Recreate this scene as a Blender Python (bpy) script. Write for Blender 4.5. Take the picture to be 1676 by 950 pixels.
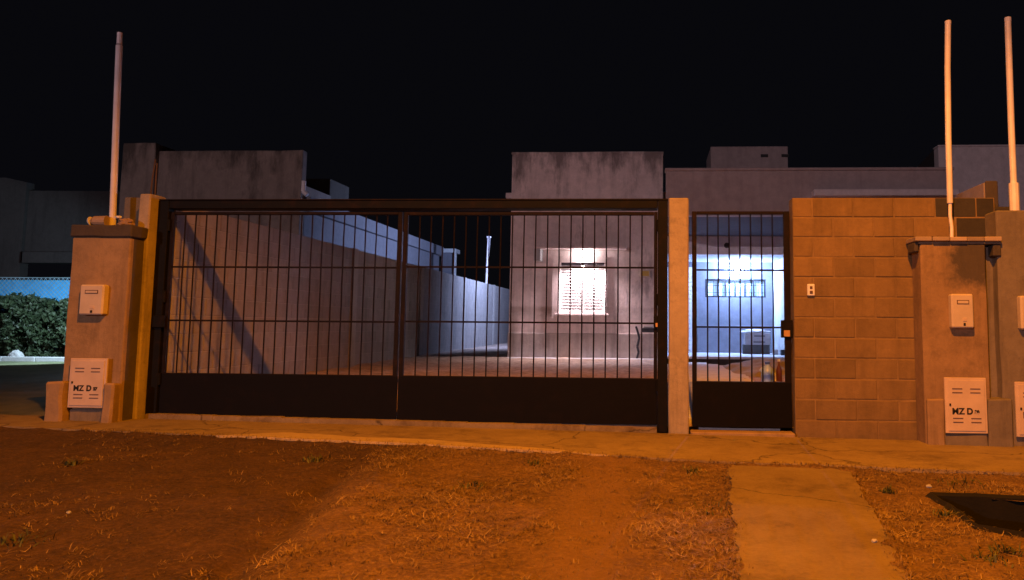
import bpy, bmesh, math, random
import numpy as np
from mathutils import Vector, Matrix, noise

for o in list(bpy.data.objects):
    bpy.data.objects.remove(o, do_unlink=True)
random.seed(7)
rng = np.random.default_rng(11)
scene = bpy.context.scene
C = scene.collection

# ------------------------------------------------------------------ camera
F_PX, PX, PY, CAM_H = 1200.0, 1006.8, 424.6, 1.14
W_PX, H_PX = 1676.0, 950.0
def cam_rot(yaw, pitch, roll):
    B = Matrix(((1, 0, 0), (0, 0, -1), (0, 1, 0)))
    cy, sy = math.cos(yaw), math.sin(yaw)
    cp, sp = math.cos(pitch), math.sin(pitch)
    cr, sr = math.cos(roll), math.sin(roll)
    return (Matrix(((cr, -sr, 0), (sr, cr, 0), (0, 0, 1))) @ B
            @ Matrix(((1, 0, 0), (0, cp, sp), (0, -sp, cp)))
            @ Matrix(((cy, sy, 0), (-sy, cy, 0), (0, 0, 1))))
RC = cam_rot(math.radians(2.99), math.radians(5.226), math.radians(0.459))
cam_data = bpy.data.cameras.new('camera')
cam = bpy.data.objects.new('camera', cam_data)
C.objects.link(cam)
cam_data.sensor_fit = 'HORIZONTAL'
cam_data.sensor_width = 36.0
cam_data.lens = F_PX * 36.0 / W_PX
cam_data.shift_x = -(PX - W_PX / 2) / W_PX
cam_data.shift_y = (PY - H_PX / 2) / W_PX
cam_data.clip_start = 0.05
cam_data.clip_end = 600
Mw = Matrix.Identity(4)
for i in range(3):
    Mw[i][0] = RC[0][i]; Mw[i][1] = -RC[1][i]; Mw[i][2] = -RC[2][i]
Mw[2][3] = CAM_H
cam.matrix_world = Mw
scene.camera = cam

# ------------------------------------------------------------------ world and exposure
world = bpy.data.worlds.new('World')
scene.world = world
world.use_nodes = True
bg = world.node_tree.nodes['Background']
bg.inputs[0].default_value = (0.62, 0.62, 0.9, 1)
bg.inputs[1].default_value = 0.0038
vs = scene.view_settings
vs.view_transform = 'Standard'
vs.look = 'None'
vs.exposure = 0.0
vs.gamma = 1.0
vs.use_curve_mapping = False

# ------------------------------------------------------------------ the street lights (their poles are built further down)
SODIUM_POS = Vector((0.35, 1.15, 8.3))
WHITE_POS = Vector((-14.0, -26.0, 6.2))
SODIUM_POWER = 6700.0
SODIUM_COL = (1.0, 0.285, 0.006)
WHITE_POWER = 11500.0
WHITE_COL = (1.0, 0.69, 0.74)
WINDOW_LAMP = (500.0, (1.0, 0.76, 0.8))
PORCH_LAMP = (300.0, (0.38, 0.55, 1.0))
SIDE_LAMP = (950.0, (0.4, 0.53, 1.0))
YARD_LAMP = (1300.0, (0.62, 0.85, 1.0))

def add_light(name, kind, pos, power, col, parent=None, radius=0.05, size=None, blend=1.0, aim=None):
    d = bpy.data.lights.new(name, kind)
    d.energy = power; d.color = col; d.shadow_soft_size = radius
    o = bpy.data.objects.new(name, d); C.objects.link(o)
    if kind == 'SPOT':
        d.spot_size = size; d.spot_blend = blend
    base = WORLD_LOC.get(parent.name, Vector()) if parent else Vector()
    o.parent = parent
    o.location = Vector(pos) - base
    if aim is not None:
        o.rotation_euler = (Vector(aim) - Vector(pos)).to_track_quat('-Z', 'Y').to_euler()
    return o
WORLD_LOC = {}
# ------------------------------------------------------------------ helpers
def tag(o, label, cat, group=None, kind=None):
    o['label'] = label; o['category'] = cat
    if group: o['group'] = group
    if kind: o['kind'] = kind
    return o
def thing(name, label, cat, loc, group=None):
    o = bpy.data.objects.new(name, None)
    o.empty_display_size = 0.1
    C.objects.link(o); o.location = loc
    WORLD_LOC[o.name] = Vector(loc)
    return tag(o, label, cat, group)
def link(name, me, mat, parent, wl):
    if mat is not None and not me.materials: me.materials.append(mat)
    o = bpy.data.objects.new(name, me); C.objects.link(o)
    WORLD_LOC[o.name] = Vector(wl)
    if parent is not None:
        o.parent = parent
        o.location = Vector(wl) - WORLD_LOC[parent.name]
    else:
        o.location = wl
    return o
def from_bm(name, bm, mat, parent=None, smooth=False, origin=None):
    bm.normal_update()
    if origin is None:
        xs = [v.co for v in bm.verts]
        mn = Vector((min(v.x for v in xs), min(v.y for v in xs), min(v.z for v in xs)))
        mx = Vector((max(v.x for v in xs), max(v.y for v in xs), max(v.z for v in xs)))
        origin = Vector(((mn.x + mx.x) / 2, (mn.y + mx.y) / 2, mn.z))
    origin = Vector(origin)
    for v in bm.verts: v.co -= origin
    me = bpy.data.meshes.new(name)
    bm.to_mesh(me); bm.free()
    if smooth:
        for p in me.polygons: p.use_smooth = True
    return link(name, me, mat, parent, origin)
def b_box(bm, x0, x1, y0, y1, z0, z1, bev=0.0):
    vs_ = [bm.verts.new(c) for c in ((x0, y0, z0), (x1, y0, z0), (x1, y1, z0), (x0, y1, z0),
                                     (x0, y0, z1), (x1, y0, z1), (x1, y1, z1), (x0, y1, z1))]
    fs = [bm.faces.new([vs_[i] for i in q]) for q in
          ((3, 2, 1, 0), (4, 5, 6, 7), (0, 1, 5, 4), (1, 2, 6, 5), (2, 3, 7, 6), (3, 0, 4, 7))]
    if bev > 0:
        es = list({e for f in fs for e in f.edges})
        bmesh.ops.bevel(bm, geom=es, offset=bev, segments=1, affect='EDGES')
def b_tube(bm, p0, p1, r0, r1=None, n=8, cap=True):
    p0, p1 = Vector(p0), Vector(p1)
    r1 = r0 if r1 is None else r1
    d = (p1 - p0).normalized()
    a = d.orthogonal().normalized(); b = d.cross(a)
    ra = []; rb = []
    for i in range(n):
        t = 2 * math.pi * i / n
        u = a * math.cos(t) + b * math.sin(t)
        ra.append(bm.verts.new(p0 + u * r0)); rb.append(bm.verts.new(p1 + u * r1))
    for i in range(n):
        j = (i + 1) % n
        bm.faces.new((ra[i], ra[j], rb[j], rb[i]))
    if cap:
        bm.faces.new(ra[::-1]); bm.faces.new(rb)
def b_path(bm, pts, r, n=8):
    for a, b in zip(pts[:-1], pts[1:]): b_tube(bm, a, b, r, r, n)
def b_lathe(bm, cx, cy, prof, n=16, sx=1.0, sy=1.0):
    rings = []
    for r, z in prof:
        rings.append([bm.verts.new((cx + r * sx * math.cos(2 * math.pi * i / n), cy + r * sy * math.sin(2 * math.pi * i / n), z)) for i in range(n)])
    for A, B in zip(rings[:-1], rings[1:]):
        for i in range(n):
            j = (i + 1) % n
            bm.faces.new((A[i], A[j], B[j], B[i]))
    bm.faces.new(rings[0][::-1]); bm.faces.new(rings[-1])
def box(name, x0, x1, y0, y1, z0, z1, mat, parent=None, bev=0.004):
    bm = bmesh.new(); b_box(bm, x0, x1, y0, y1, z0, z1, bev)
    return from_bm(name, bm, mat, parent)
def tube(name, p0, p1, r, mat, parent=None, n=10, r1=None, smooth=True):
    bm = bmesh.new(); b_tube(bm, p0, p1, r, r1, n)
    return from_bm(name, bm, mat, parent, smooth=False)
def prism(name, poly_xz, y0, y1, mat, parent=None):
    bm = bmesh.new()
    A = [bm.verts.new((x, y0, z)) for x, z in poly_xz]
    B = [bm.verts.new((x, y1, z)) for x, z in poly_xz]
    n = len(A)
    bm.faces.new(A); bm.faces.new(B[::-1])
    for i in range(n):
        j = (i + 1) % n
        bm.faces.new((A[j], A[i], B[i], B[j]))
    bmesh.ops.recalc_face_normals(bm, faces=bm.faces)
    return from_bm(name, bm, mat, parent)
def nz(x, y, z=0.0): return noise.noise(Vector((x, y, z)))
def roughen(o, amp, freq, cuts=2, seed=0.0):
    """break up the edges of a cast or broken piece"""
    bm = bmesh.new(); bm.from_mesh(o.data)
    bmesh.ops.subdivide_edges(bm, edges=bm.edges, cuts=cuts, use_grid_fill=True)
    base = WORLD_LOC[o.name]
    for v in bm.verts:
        p = (v.co + base) * freq + Vector((seed, seed * 1.7, 0))
        v.co += Vector((noise.noise(p), noise.noise(p + Vector((9, 3, 1))), noise.noise(p + Vector((2, 7, 5))))) * amp
    bm.to_mesh(o.data); bm.free()

# ------------------------------------------------------------------ materials
class NT:
    def __init__(s, name):
        s.m = bpy.data.materials.new(name); s.m.use_nodes = True
        s.t = s.m.node_tree; s.n = s.t.nodes; s.b = s.n['Principled BSDF']
    def add(s, typ, **kw):
        nd = s.n.new(typ)
        for k, v in kw.items(): setattr(nd, k, v)
        return nd
    def lk(s, a, b): s.t.links.new(a, b)
    def pos(s, scale=(1, 1, 1)):
        g = s.add('ShaderNodeNewGeometry'); m = s.add('ShaderNodeMapping')
        m.inputs['Scale'].default_value = scale
        s.lk(g.outputs['Position'], m.inputs[0]); return m.outputs[0]
    def noise(s, scale, detail=5, rough=0.6, vec=None):
        nd = s.add('ShaderNodeTexNoise')
        nd.inputs['Scale'].default_value = scale; nd.inputs['Detail'].default_value = detail
        nd.inputs['Roughness'].default_value = rough
        s.lk(vec if vec is not None else s.pos(), nd.inputs['Vector']); return nd.outputs['Fac']
    def ramp(s, fac, stops):
        nd = s.add('ShaderNodeValToRGB'); r = nd.color_ramp
        while len(r.elements) > 1: r.elements.remove(r.elements[-1])
        for i, (p, c) in enumerate(stops):
            e = r.elements[0] if i == 0 else r.elements.new(p)
            e.position = p; e.color = (*c, 1) if len(c) == 3 else c
        s.lk(fac, nd.inputs[0]); return nd.outputs[0]
    def mix(s, fac, a, b, mode='MIX'):
        nd = s.add('ShaderNodeMix', data_type='RGBA', blend_type=mode)
        for sock, v in ((nd.inputs[0], fac), (nd.inputs[6], a), (nd.inputs[7], b)):
            if isinstance(v, (int, float)): sock.default_value = v
            elif isinstance(v, tuple): sock.default_value = (*v, 1)
            else: s.lk(v, sock)
        return nd.outputs[2]
    def math(s, op, a, b=None):
        nd = s.add('ShaderNodeMath', operation=op)
        for sock, v in ((nd.inputs[0], a), (nd.inputs[1], b)):
            if v is None: continue
            if isinstance(v, (int, float)): sock.default_value = v
            else: s.lk(v, sock)
        return nd.outputs[0]
    def bump(s, h, strength=0.3, dist=0.01):
        nd = s.add('ShaderNodeBump'); nd.inputs['Strength'].default_value = strength
        nd.inputs['Distance'].default_value = dist
        s.lk(h, nd.inputs['Height']); s.lk(nd.outputs[0], s.b.inputs['Normal'])
    def col(s, c):
        if isinstance(c, tuple): s.b.inputs['Base Color'].default_value = (*c, 1)
        else: s.lk(c, s.b.inputs['Base Color'])
    def rough(s, v): s.b.inputs['Roughness'].default_value = v

def mul(c, k): return tuple(min(1.0, x * k) for x in c)
def m_cement(name, base, var=0.25, stain=0.5, grain=1.0, obj_var=0.0, streak=True, scale=1.0, top=None, blot=None):
    """render or cast concrete: cloudy tone, drip marks, pores; top = height below which mould runs thin out"""
    t = NT(name)
    n1 = t.noise(1.3 * scale, 6, 0.62)
    c = t.ramp(n1, [(0.28, mul(base, 1 - var)), (0.52, base), (0.75, mul(base, 1 + var))])
    n2 = t.noise(7 * scale, 6, 0.75)
    c = t.mix(0.4, c, t.ramp(n2, [(0.32, mul(base, 0.6)), (0.68, mul(base, 1.25))]))
    n5 = t.noise(2.6 * scale, 8, 0.78)
    c = t.mix(t.math('MULTIPLY', t.ramp(n5, [(0.53, (0, 0, 0)), (0.7, (1, 1, 1))]), min(1.0, stain * 1.1)), c, mul(base, 0.42))
    n6 = t.noise(30 * scale, 5, 0.8)
    c = t.mix(t.math('MULTIPLY', t.ramp(n6, [(0.6, (0, 0, 0)), (0.68, (1, 1, 1))]), 0.5 * stain), c, mul(base, 0.3))
    if streak:
        st = t.noise(1.0, 5, 0.65, t.pos((5.5 * scale, 5.5 * scale, 0.55)))
        k = t.ramp(st, [(0.5, (0, 0, 0)), (0.72, (1, 1, 1))])
        c = t.mix(t.math('MULTIPLY', k, stain), c, mul(base, 0.32))
    if top is not None:
        z = t.add('ShaderNodeSeparateXYZ'); t.lk(t.pos(), z.inputs[0])
        st2 = t.noise(1.0, 6, 0.7, t.pos((2.2, 2.2, 0.7)))
        hgt = t.math('MULTIPLY', t.math('SUBTRACT', z.outputs[2], top[0]), 1.0 / (top[1] - top[0]))
        k = t.math('ADD', st2, t.math('MULTIPLY', t.math('MINIMUM', t.math('MAXIMUM', hgt, 0.0), 1.0), 0.22))
        k = t.ramp(k, [(0.57, (0, 0, 0)), (0.74, (1, 1, 1))])
        c = t.mix(t.math('MULTIPLY', k, 0.85), c, mul(base, 0.22))
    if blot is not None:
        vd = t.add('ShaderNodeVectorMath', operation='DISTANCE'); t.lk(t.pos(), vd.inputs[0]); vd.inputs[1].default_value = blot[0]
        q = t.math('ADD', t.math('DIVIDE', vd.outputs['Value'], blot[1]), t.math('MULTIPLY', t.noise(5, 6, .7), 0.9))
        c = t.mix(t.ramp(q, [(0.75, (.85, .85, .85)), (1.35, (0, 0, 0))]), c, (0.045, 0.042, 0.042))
    if obj_var:
        oi = t.add('ShaderNodeObjectInfo')
        c = t.mix(1.0, c, t.ramp(oi.outputs['Random'], [(0, (1 - obj_var,) * 3), (1, (1 + obj_var * .6,) * 3)]), 'MULTIPLY')
    t.col(c); t.rough(0.92)
    g = t.noise(85 * grain, 4, 0.7); g2 = t.noise(14 * grain, 5, 0.6)
    t.bump(t.math('ADD', t.math('MULTIPLY', g, 0.35), g2), 0.45, 0.012)
    return t.m
def m_plain(name, col, rough=0.6, metal=0.0, var=0.15, bump=0.0, scale=6):
    t = NT(name)
    n1 = t.noise(scale, 5, 0.65)
    t.col(t.ramp(n1, [(0.3, mul(col, 1 - var)), (0.7, mul(col, 1 + var))]))
    t.rough(rough); t.b.inputs['Metallic'].default_value = metal
    if bump: t.bump(t.noise(scale * 8, 3), bump, 0.004)
    return t.m
def m_steel(name, col, rust):
    t = NT(name)
    n1 = t.noise(9, 6, 0.7)
    c = t.mix(t.ramp(n1, [(0.52, (0, 0, 0)), (0.7, (1, 1, 1))]), col, rust)
    t.col(c); t.rough(0.62); t.b.inputs['Specular IOR Level'].default_value = 0.12
    t.bump(t.noise(40, 4), 0.15, 0.004)
    return t.m
def m_emit(name, col, strength):
    t = NT(name)
    t.col(col); t.b.inputs['Emission Color'].default_value = (*col, 1)
    t.b.inputs['Emission Strength'].default_value = strength
    return t.m

M = {}
M['front_concrete'] = m_cement('front concrete', (0.4, 0.33, 0.25), 0.34, 0.8)
M['pillar'] = m_cement('pillar render', (0.34, 0.235, 0.14), 0.28, 0.55)
M['pillar_shade'] = m_cement('pillar render with painted shade', (0.3, 0.2, 0.115), 0.28, 0.55, blot=((3.05, 7.1, 1.78), 0.62))  # blot paints a cast shadow into the upper render colour
M['pillar_dark'] = m_cement('weathered cap and shade tone', (0.075, 0.062, 0.055), 0.3, 0.5)  # also gives the shaded riser and wall end their dark colour
M['pillar_old'] = m_cement('damp old render', (0.2, 0.17, 0.14), 0.3, 0.6)
M['dark_render'] = m_cement('dark pillar render', (0.085, 0.07, 0.055), 0.3, 0.5)
M['tile'] = m_cement('cap tile', (0.42, 0.33, 0.26), 0.2, 0.2, obj_var=0.35)
M['block'] = m_cement('concrete block', (0.235, 0.152, 0.065), 0.22, 0.4, grain=1.2, obj_var=0.1)
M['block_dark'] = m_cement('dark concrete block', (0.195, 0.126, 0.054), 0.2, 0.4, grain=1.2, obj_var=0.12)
M['block_shade'] = m_cement('shade-toned concrete block', (0.045, 0.04, 0.036), 0.2, 0.3, grain=1.4, obj_var=0.2)  # near black colour carries a shadow painted onto the blocks
M['mortar'] = m_cement('mortar', (0.25, 0.165, 0.075), 0.6, 0.3, scale=1.6)
M['side_block'] = m_cement('boundary wall block', (0.3, 0.27, 0.25), 0.14, 0.35, obj_var=0.1)
M['side_mortar'] = m_cement('boundary wall mortar', (0.36, 0.33, 0.3), 0.2, 0.2)
M['side_post'] = m_cement('boundary wall post', (0.36, 0.33, 0.3), 0.15, 0.3)
M['house'] = m_cement('house render', (0.8, 0.68, 0.67), 0.14, 0.35, top=(4.1, 4.9))
M['house_low'] = m_cement('house plinth', (0.5, 0.43, 0.41), 0.16, 0.5)
M['fascia'] = m_cement('porch fascia render', (0.47, 0.39, 0.39), 0.12, 0.22)
M['porch_wall'] = m_cement('porch wall paint', (0.2, 0.215, 0.27), 0.08, 0.12)
M['lintel'] = m_cement('porch lintel paint', (0.8, 0.78, 0.86), 0.1, 0.3)
M['soffit'] = m_cement('mould and shade soffit', (0.07, 0.068, 0.085), 0.2, 0.4)  # mould tone darkened further to carry the shade of the underside
M['porch_white'] = m_cement('porch white paint', (0.5, 0.52, 0.55), 0.05, 0.08)
M['porch_floor'] = m_cement('porch floor screed', (0.56, 0.56, 0.6), 0.15, 0.1, streak=False)
M['neighbor'] = m_cement('left house render', (0.3, 0.24, 0.21), 0.15, 0.5, top=(4.2, 5.1))
M['neighbor_side'] = m_cement('left house side paint', (0.22, 0.215, 0.24), 0.08, 0.12)
M['neighbor_right'] = m_cement('right house paint', (0.78, 0.72, 0.74), 0.06, 0.15)
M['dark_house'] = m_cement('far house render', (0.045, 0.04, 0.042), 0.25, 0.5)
M['white_paint'] = m_plain('white paint', (0.72, 0.72, 0.7), 0.5)
M['black_steel'] = m_steel('black painted steel', (0.005, 0.005, 0.005), (0.014, 0.008, 0.006))
M['brown_steel'] = m_steel('brown painted steel', (0.009, 0.006, 0.005), (0.026, 0.013, 0.008))
M['bar_steel'] = m_steel('gate bar steel', (0.009, 0.006, 0.006), (0.022, 0.011, 0.008))
M['sheet_steel'] = m_steel('gate sheet steel', (0.0035, 0.0028, 0.0026), (0.006, 0.004, 0.0035))
M['brass'] = m_plain('brass plate', (0.5, 0.3, 0.12), 0.5)
M['meter_box'] = m_plain('pale meter box', (0.58, 0.5, 0.42), 0.55, var=0.1)
M['gas_door'] = m_plain('painted gas door', (0.6, 0.48, 0.4), 0.6, var=0.1)
M['slot'] = m_plain('dark slot', (0.11, 0.06, 0.045), 0.8)
M['ink'] = m_plain('black stencil paint', (0.012, 0.01, 0.01), 0.8)
M['pvc'] = m_plain('pale pipe', (0.85, 0.8, 0.84), 0.5, var=0.14, scale=4)
M['rebar'] = m_plain('rusty rod', (0.09, 0.055, 0.04), 0.8)
M['shutter'] = m_plain('white shutter', (0.88, 0.88, 0.88), 0.5, var=0.04)
M['dark_frame'] = m_plain('dark window frame', (0.025, 0.025, 0.035), 0.5)
M['carton'] = m_plain('pale carton', (0.36, 0.33, 0.33), 0.8)
M['carton_print'] = m_plain('carton print', (0.14, 0.13, 0.14), 0.8)
M['plastic_white'] = m_plain('white plastic', (0.75, 0.76, 0.78), 0.4)
M['black_plastic'] = m_plain('black plastic', (0.02, 0.02, 0.022), 0.5)
M['grey_block'] = m_cement('hollow block grey', (0.12, 0.12, 0.12), 0.2, 0.1)
M['red'] = m_plain('dark red plastic', (0.1, 0.03, 0.028), 0.4)
M['orange'] = m_plain('orange cloth', (0.3, 0.2, 0.14), 0.8)
M['blue_cap'] = m_plain('blue cap', (0.05, 0.1, 0.4), 0.4)
M['tan'] = m_plain('tan plastic', (0.4, 0.3, 0.22), 0.6)
M['yellow'] = m_plain('yellow plate', (0.62, 0.42, 0.1), 0.6)
M['cloth'] = m_plain('cyan shade cloth', (0.05, 0.42, 0.95), 0.9, var=0.2)
M['wire'] = m_plain('galvanised wire', (0.3, 0.42, 0.5), 0.5, 0.3)
M['kerb'] = m_cement('pale kerb', (0.4, 0.4, 0.42), 0.12, 0.1, streak=False)
M['lamp_glass'] = m_emit('lit lamp globe', (1.0, 0.93, 0.9), 60)
M['lamp_glass_cool'] = m_emit('lit cool lamp globe', (0.86, 0.92, 1.0), 60)
M['sodium_glass'] = m_emit('lit sodium lens', (1.0, 0.5, 0.12), 20)
M['white_lens'] = m_emit('lit street lens', (1.0, 0.85, 0.82), 20)
M['pane'] = m_emit('lit room pane', (0.5, 0.75, 0.95), 0.4)

def m_leaf(name, a, b):
    t = NT(name)
    oi = t.noise(3.0, 4, 0.6)
    t.col(t.ramp(oi, [(0.3, a), (0.7, b)])); t.rough(0.6)
    return t.m
M['leaf'] = m_leaf('hedge leaf', (0.008, 0.018, 0.006), (0.034, 0.054, 0.022))
M['straw'] = m_leaf('dry grass', (0.11, 0.068, 0.027), (0.31, 0.21, 0.09))
M['straw_dark'] = m_leaf('dark stubble', (0.05, 0.032, 0.014), (0.14, 0.095, 0.04))
M['weed'] = m_leaf('weed leaf', (0.03, 0.045, 0.014), (0.09, 0.1, 0.035))
M['straw_pale'] = m_leaf('pale straw', (0.16, 0.11, 0.05), (0.46, 0.34, 0.18))
M['grass_dull'] = m_leaf('dull lawn', (0.06, 0.075, 0.035), (0.16, 0.16, 0.09))

def m_soil():
    t = NT('verge soil')
    n1 = t.noise(0.9, 6, 0.7); n2 = t.noise(5, 8, 0.8); n3 = t.noise(38, 6, 0.8)
    c = t.ramp(n1, [(0.36, (0.06, 0.034, 0.015)), (0.5, (0.14, 0.085, 0.035)), (0.63, (0.25, 0.16, 0.07))])
    c = t.mix(0.5, c, t.ramp(n2, [(0.36, (0.03, 0.017, 0.008)), (0.5, (0.13, 0.08, 0.033)), (0.66, (0.3, 0.2, 0.09))]))
    c = t.mix(0.4, c, t.ramp(n3, [(0.38, (0.02, 0.012, 0.006)), (0.5, (0.13, 0.08, 0.033)), (0.64, (0.36, 0.25, 0.11))]))
    # darker soil colour on the left of the wheel rut
    p = t.add('ShaderNodeSeparateXYZ'); t.lk(t.pos(), p.inputs[0])
    d = t.math('ADD', t.math('MULTIPLY', t.math('ADD', p.outputs[0], 1.93), 0.99), t.math('MULTIPLY', t.math('SUBTRACT', p.outputs[1], 4.5), 0.15))
    d = t.math('ADD', d, t.math('MULTIPLY', t.math('SUBTRACT', t.noise(1.6, 6, .7), .5), .8))
    k = t.ramp(t.math('ADD', d, .5), [(0.3, (.42, .37, .34)), (0.85, (1, 1, 1))])
    c = t.mix(1.0, c, k, 'MULTIPLY')
    # dusty wheel track worn through the grass towards the gate
    w = t.math('ABSOLUTE', t.math('ADD', t.math('ADD', p.outputs[0], .33), t.math('MULTIPLY', t.math('SUBTRACT', t.noise(2.2, 6, .7), .5), .5)))
    c = t.mix(t.ramp(w, [(0.08, (.7, .7, .7)), (0.34, (0, 0, 0))]), c, (0.19, 0.118, 0.05))
    t.col(t.mix(1.0, c, (1.5, 1.42, 1.2), 'MULTIPLY')); t.rough(1.0)
    t.bump(t.math('ADD', t.math('MULTIPLY', n3, 0.5), n2), 1.0, 0.05)
    return t.m
M['soil'] = m_soil()
def m_yard():
    t = NT('yard soil')
    n1 = t.noise(1.4, 6, 0.65); n2 = t.noise(10, 6, 0.75)
    c = t.mix(0.5, t.ramp(n1, [(0.3, (0.1, 0.07, 0.055)), (0.7, (0.34, 0.265, 0.21))]),
              t.ramp(n2, [(0.3, (0.05, 0.035, 0.03)), (0.65, (0.46, 0.37, 0.29))]))
    t.col(t.mix(1.0, c, (1.6, 1.5, 1.5), 'MULTIPLY')); t.rough(1.0); t.bump(n2, 1.0, 0.06)
    return t.m
M['yard'] = m_yard()
def m_slab(k=1.0, mixk=0.4):
    t = NT('pavement concrete')
    n1 = t.noise(0.75, 7, 0.68); n2 = t.noise(5, 6, 0.7); n3 = t.noise(45, 4, 0.7)
    c = t.ramp(n1, [(0.36, (0.2, 0.135, 0.07)), (0.47, (0.3, 0.22, 0.125)), (0.6, (0.4, 0.31, 0.19))])
    c = t.mix(0.4, c, t.ramp(n2, [(0.32, (0.2, 0.14, 0.075)), (0.6, (0.42, 0.32, 0.19))]))
    c = t.mix(0.25, c, t.ramp(n3, [(0.3, (0.18, 0.13, 0.08)), (0.7, (0.46, 0.36, 0.22))]))
    n4 = t.noise(1.7, 7, 0.75)
    c = t.mix(t.ramp(n4, [(0.52, (0, 0, 0)), (0.68, (.75, .75, .75))]), c, (0.1, 0.062, 0.03))
    vo = t.add('ShaderNodeTexVoronoi', feature='DISTANCE_TO_EDGE'); vo.inputs['Scale'].default_value = .55
    wv = t.add('ShaderNodeVectorMath', operation='ADD'); nn = t.add('ShaderNodeTexNoise'); nn.inputs['Scale'].default_value = 3; nn.inputs['Detail'].default_value = 6
    t.lk(t.pos(), nn.inputs['Vector']); sc_ = t.add('ShaderNodeVectorMath', operation='SCALE'); sc_.inputs['Scale'].default_value = .35
    t.lk(nn.outputs['Color'], sc_.inputs[0]); t.lk(t.pos(), wv.inputs[0]); t.lk(sc_.outputs[0], wv.inputs[1]); t.lk(wv.outputs[0], vo.inputs['Vector'])
    c = t.mix(t.ramp(vo.outputs['Distance'], [(0.0, (.8, .8, .8)), (0.006, (0, 0, 0))]), c, (0.04, 0.026, 0.014))
    t.col(t.mix(1.0, c, (k, k, k), 'MULTIPLY')); t.rough(0.95)
    t.bump(t.math('ADD', t.math('MULTIPLY', n3, 0.4), n2), 0.5, 0.015)
    return t.m
M['slab'] = m_slab(.76)
M['slab_dirt'] = m_slab(0.66)
M['slab_path'] = m_slab(.58, 0.35)
M['slab_edge'] = m_cement('pale slab edge', (0.4, 0.31, 0.2), 0.15, 0.0, streak=False)
M['sand'] = m_cement('grey sand', (0.3, 0.26, 0.21), 0.3, 0.0, streak=False)
M['pit'] = m_plain('pit earth', (0.004, 0.003, 0.0026), 1.0, var=0.5, bump=0.8)

# ------------------------------------------------------------------ ground
def sw(x): return 0.105 - 0.0125 * max(-9, min(6, x))           # pavement level, falls to the right
def lerp_pts(pts, x):
    for (x0, y0), (x1, y1) in zip(pts[:-1], pts[1:]):
        if x <= x1: return y0 + (y1 - y0) * (x - x0) / (x1 - x0)
    return pts[-1][1]
EDGE = [(-9, 6.7), (-6.6, 6.62), (-4.1, 6.42), (-2.0, 6.27), (-0.35, 6.0), (0.6, 5.86), (1.5, 5.84), (2.8, 5.78), (5.5, 5.75)]
def path_edges(y):
    t = (5.8 - y) / 2.43
    l = 0.585 - 0.2 * t + 0.09 * nz(0, y * 1.6, 4) + 0.035 * nz(2, y * 7, 4) + .02 * nz(2, y * 23, 4)
    r = 1.50 - 0.36 * t + 0.09 * nz(5, y * 1.5, 4) + 0.035 * nz(7, y * 7, 4) + .02 * nz(9, y * 23, 4)
    return l, r
def vz(x, y):                                                  # verge level
    t = max(0.0, min(1.0, (6.2 - y) / 4.0))
    z = sw(x) * (1 - 0.75 * t) - 0.026
    e = max(0.0, min(1.0, (lerp_pts(EDGE, x) - y) / .5)) if y < 6.9 else 0
    z += e * 0.026 * nz(x * 0.7, y * 0.7, 3) + 0.012 * nz(x * 2.6, y * 2.6, 1) + 0.007 * nz(x * 9, y * 9, 4) + .004 * nz(x * 21, y * 21, 4)
    ed = (lerp_pts(EDGE, x) - y) if y < 6.9 else 9       # soil creeping over the slab edges
    if abs(ed) < .4: z += math.exp(-((ed + .02) / .1) ** 2) * (0.016 + .022 * nz(x * 2.3, y * 2.3, 21) + .012 * nz(x * 9, y * 9, 22))
    if y < 5.8 and -.1 < x < 1.8:
        pl_, pr_ = path_edges(y); dd = min(abs(x - pl_), abs(x - pr_))
        if dd < .2: z += math.exp(-(dd / .06) ** 2) * (0.012 + .016 * nz(x * 3, y * 3, 23) + .01 * nz(x * 10, y * 10, 24))
    d = (x + 1.93) * 0.99 + (y - 4.5) * 0.15                   # the wheel rut running up to the gate
    d += 0.06 * nz(x * 2, y * 2, 8)
    if 3 < y < 5.9:
        k = min(1, (5.9 - y) / .8)
        z += 0.075 * k / (1 + math.exp(-d * 16)) * math.exp(-max(0, d) / .5) - 0.045 * k * math.exp(-((d + .14) / 0.12) ** 2)
    return z
PIT = [(1.87, 5.06), (2.9, 5.02), (2.9, 4.12), (1.98, 4.14), (1.82, 4.3)]
def in_pit(x, y):
    ins = False; n = len(PIT)
    for i in range(n):
        x1, y1 = PIT[i]; x2, y2 = PIT[(i + 1) % n]
        if (y1 > y) != (y2 > y) and x < (x2 - x1) * (y - y1) / (y2 - y1) + x1: ins = not ins
    return ins
def grid(name, x0, x1, y0, y1, step, fz, mat, skip=None, kind='structure', stepy=None):
    nx = max(1, int(round((x1 - x0) / step))); ny = max(1, int(round((y1 - y0) / (stepy or step))))
    V = [(x0 + (x1 - x0) * i / nx, y0 + (y1 - y0) * j / ny) for j in range(ny + 1) for i in range(nx + 1)]
    V = [(x, y, fz(x, y)) for x, y in V]
    Fc = []
    for j in range(ny):
        for i in range(nx):
            a = j * (nx + 1) + i
            if skip:
                cx = x0 + (x1 - x0) * (i + .5) / nx; cy = y0 + (y1 - y0) * (j + .5) / ny
                if skip(cx, cy): continue
            Fc.append((a, a + 1, a + nx + 2, a + nx + 1))
    me = bpy.data.meshes.new(name); me.from_pydata(V, [], Fc)
    for p in me.polygons: p.use_smooth = True
    o = link(name, me, mat, None, (0, 0, 0))
    if kind: o['kind'] = kind
    return o
g = grid('ground', -150, 150, -60, 240, 20, lambda x, y: -2.5, M['soil'])
g['label'] = 'dark earth stretching away around the houses'
v = grid('grass_verge', -9.0, 5.5, -0.5, 7.36, 0.045, vz, M['soil'], in_pit)
v['label'] = 'dry mown verge in front of the gate'
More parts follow.
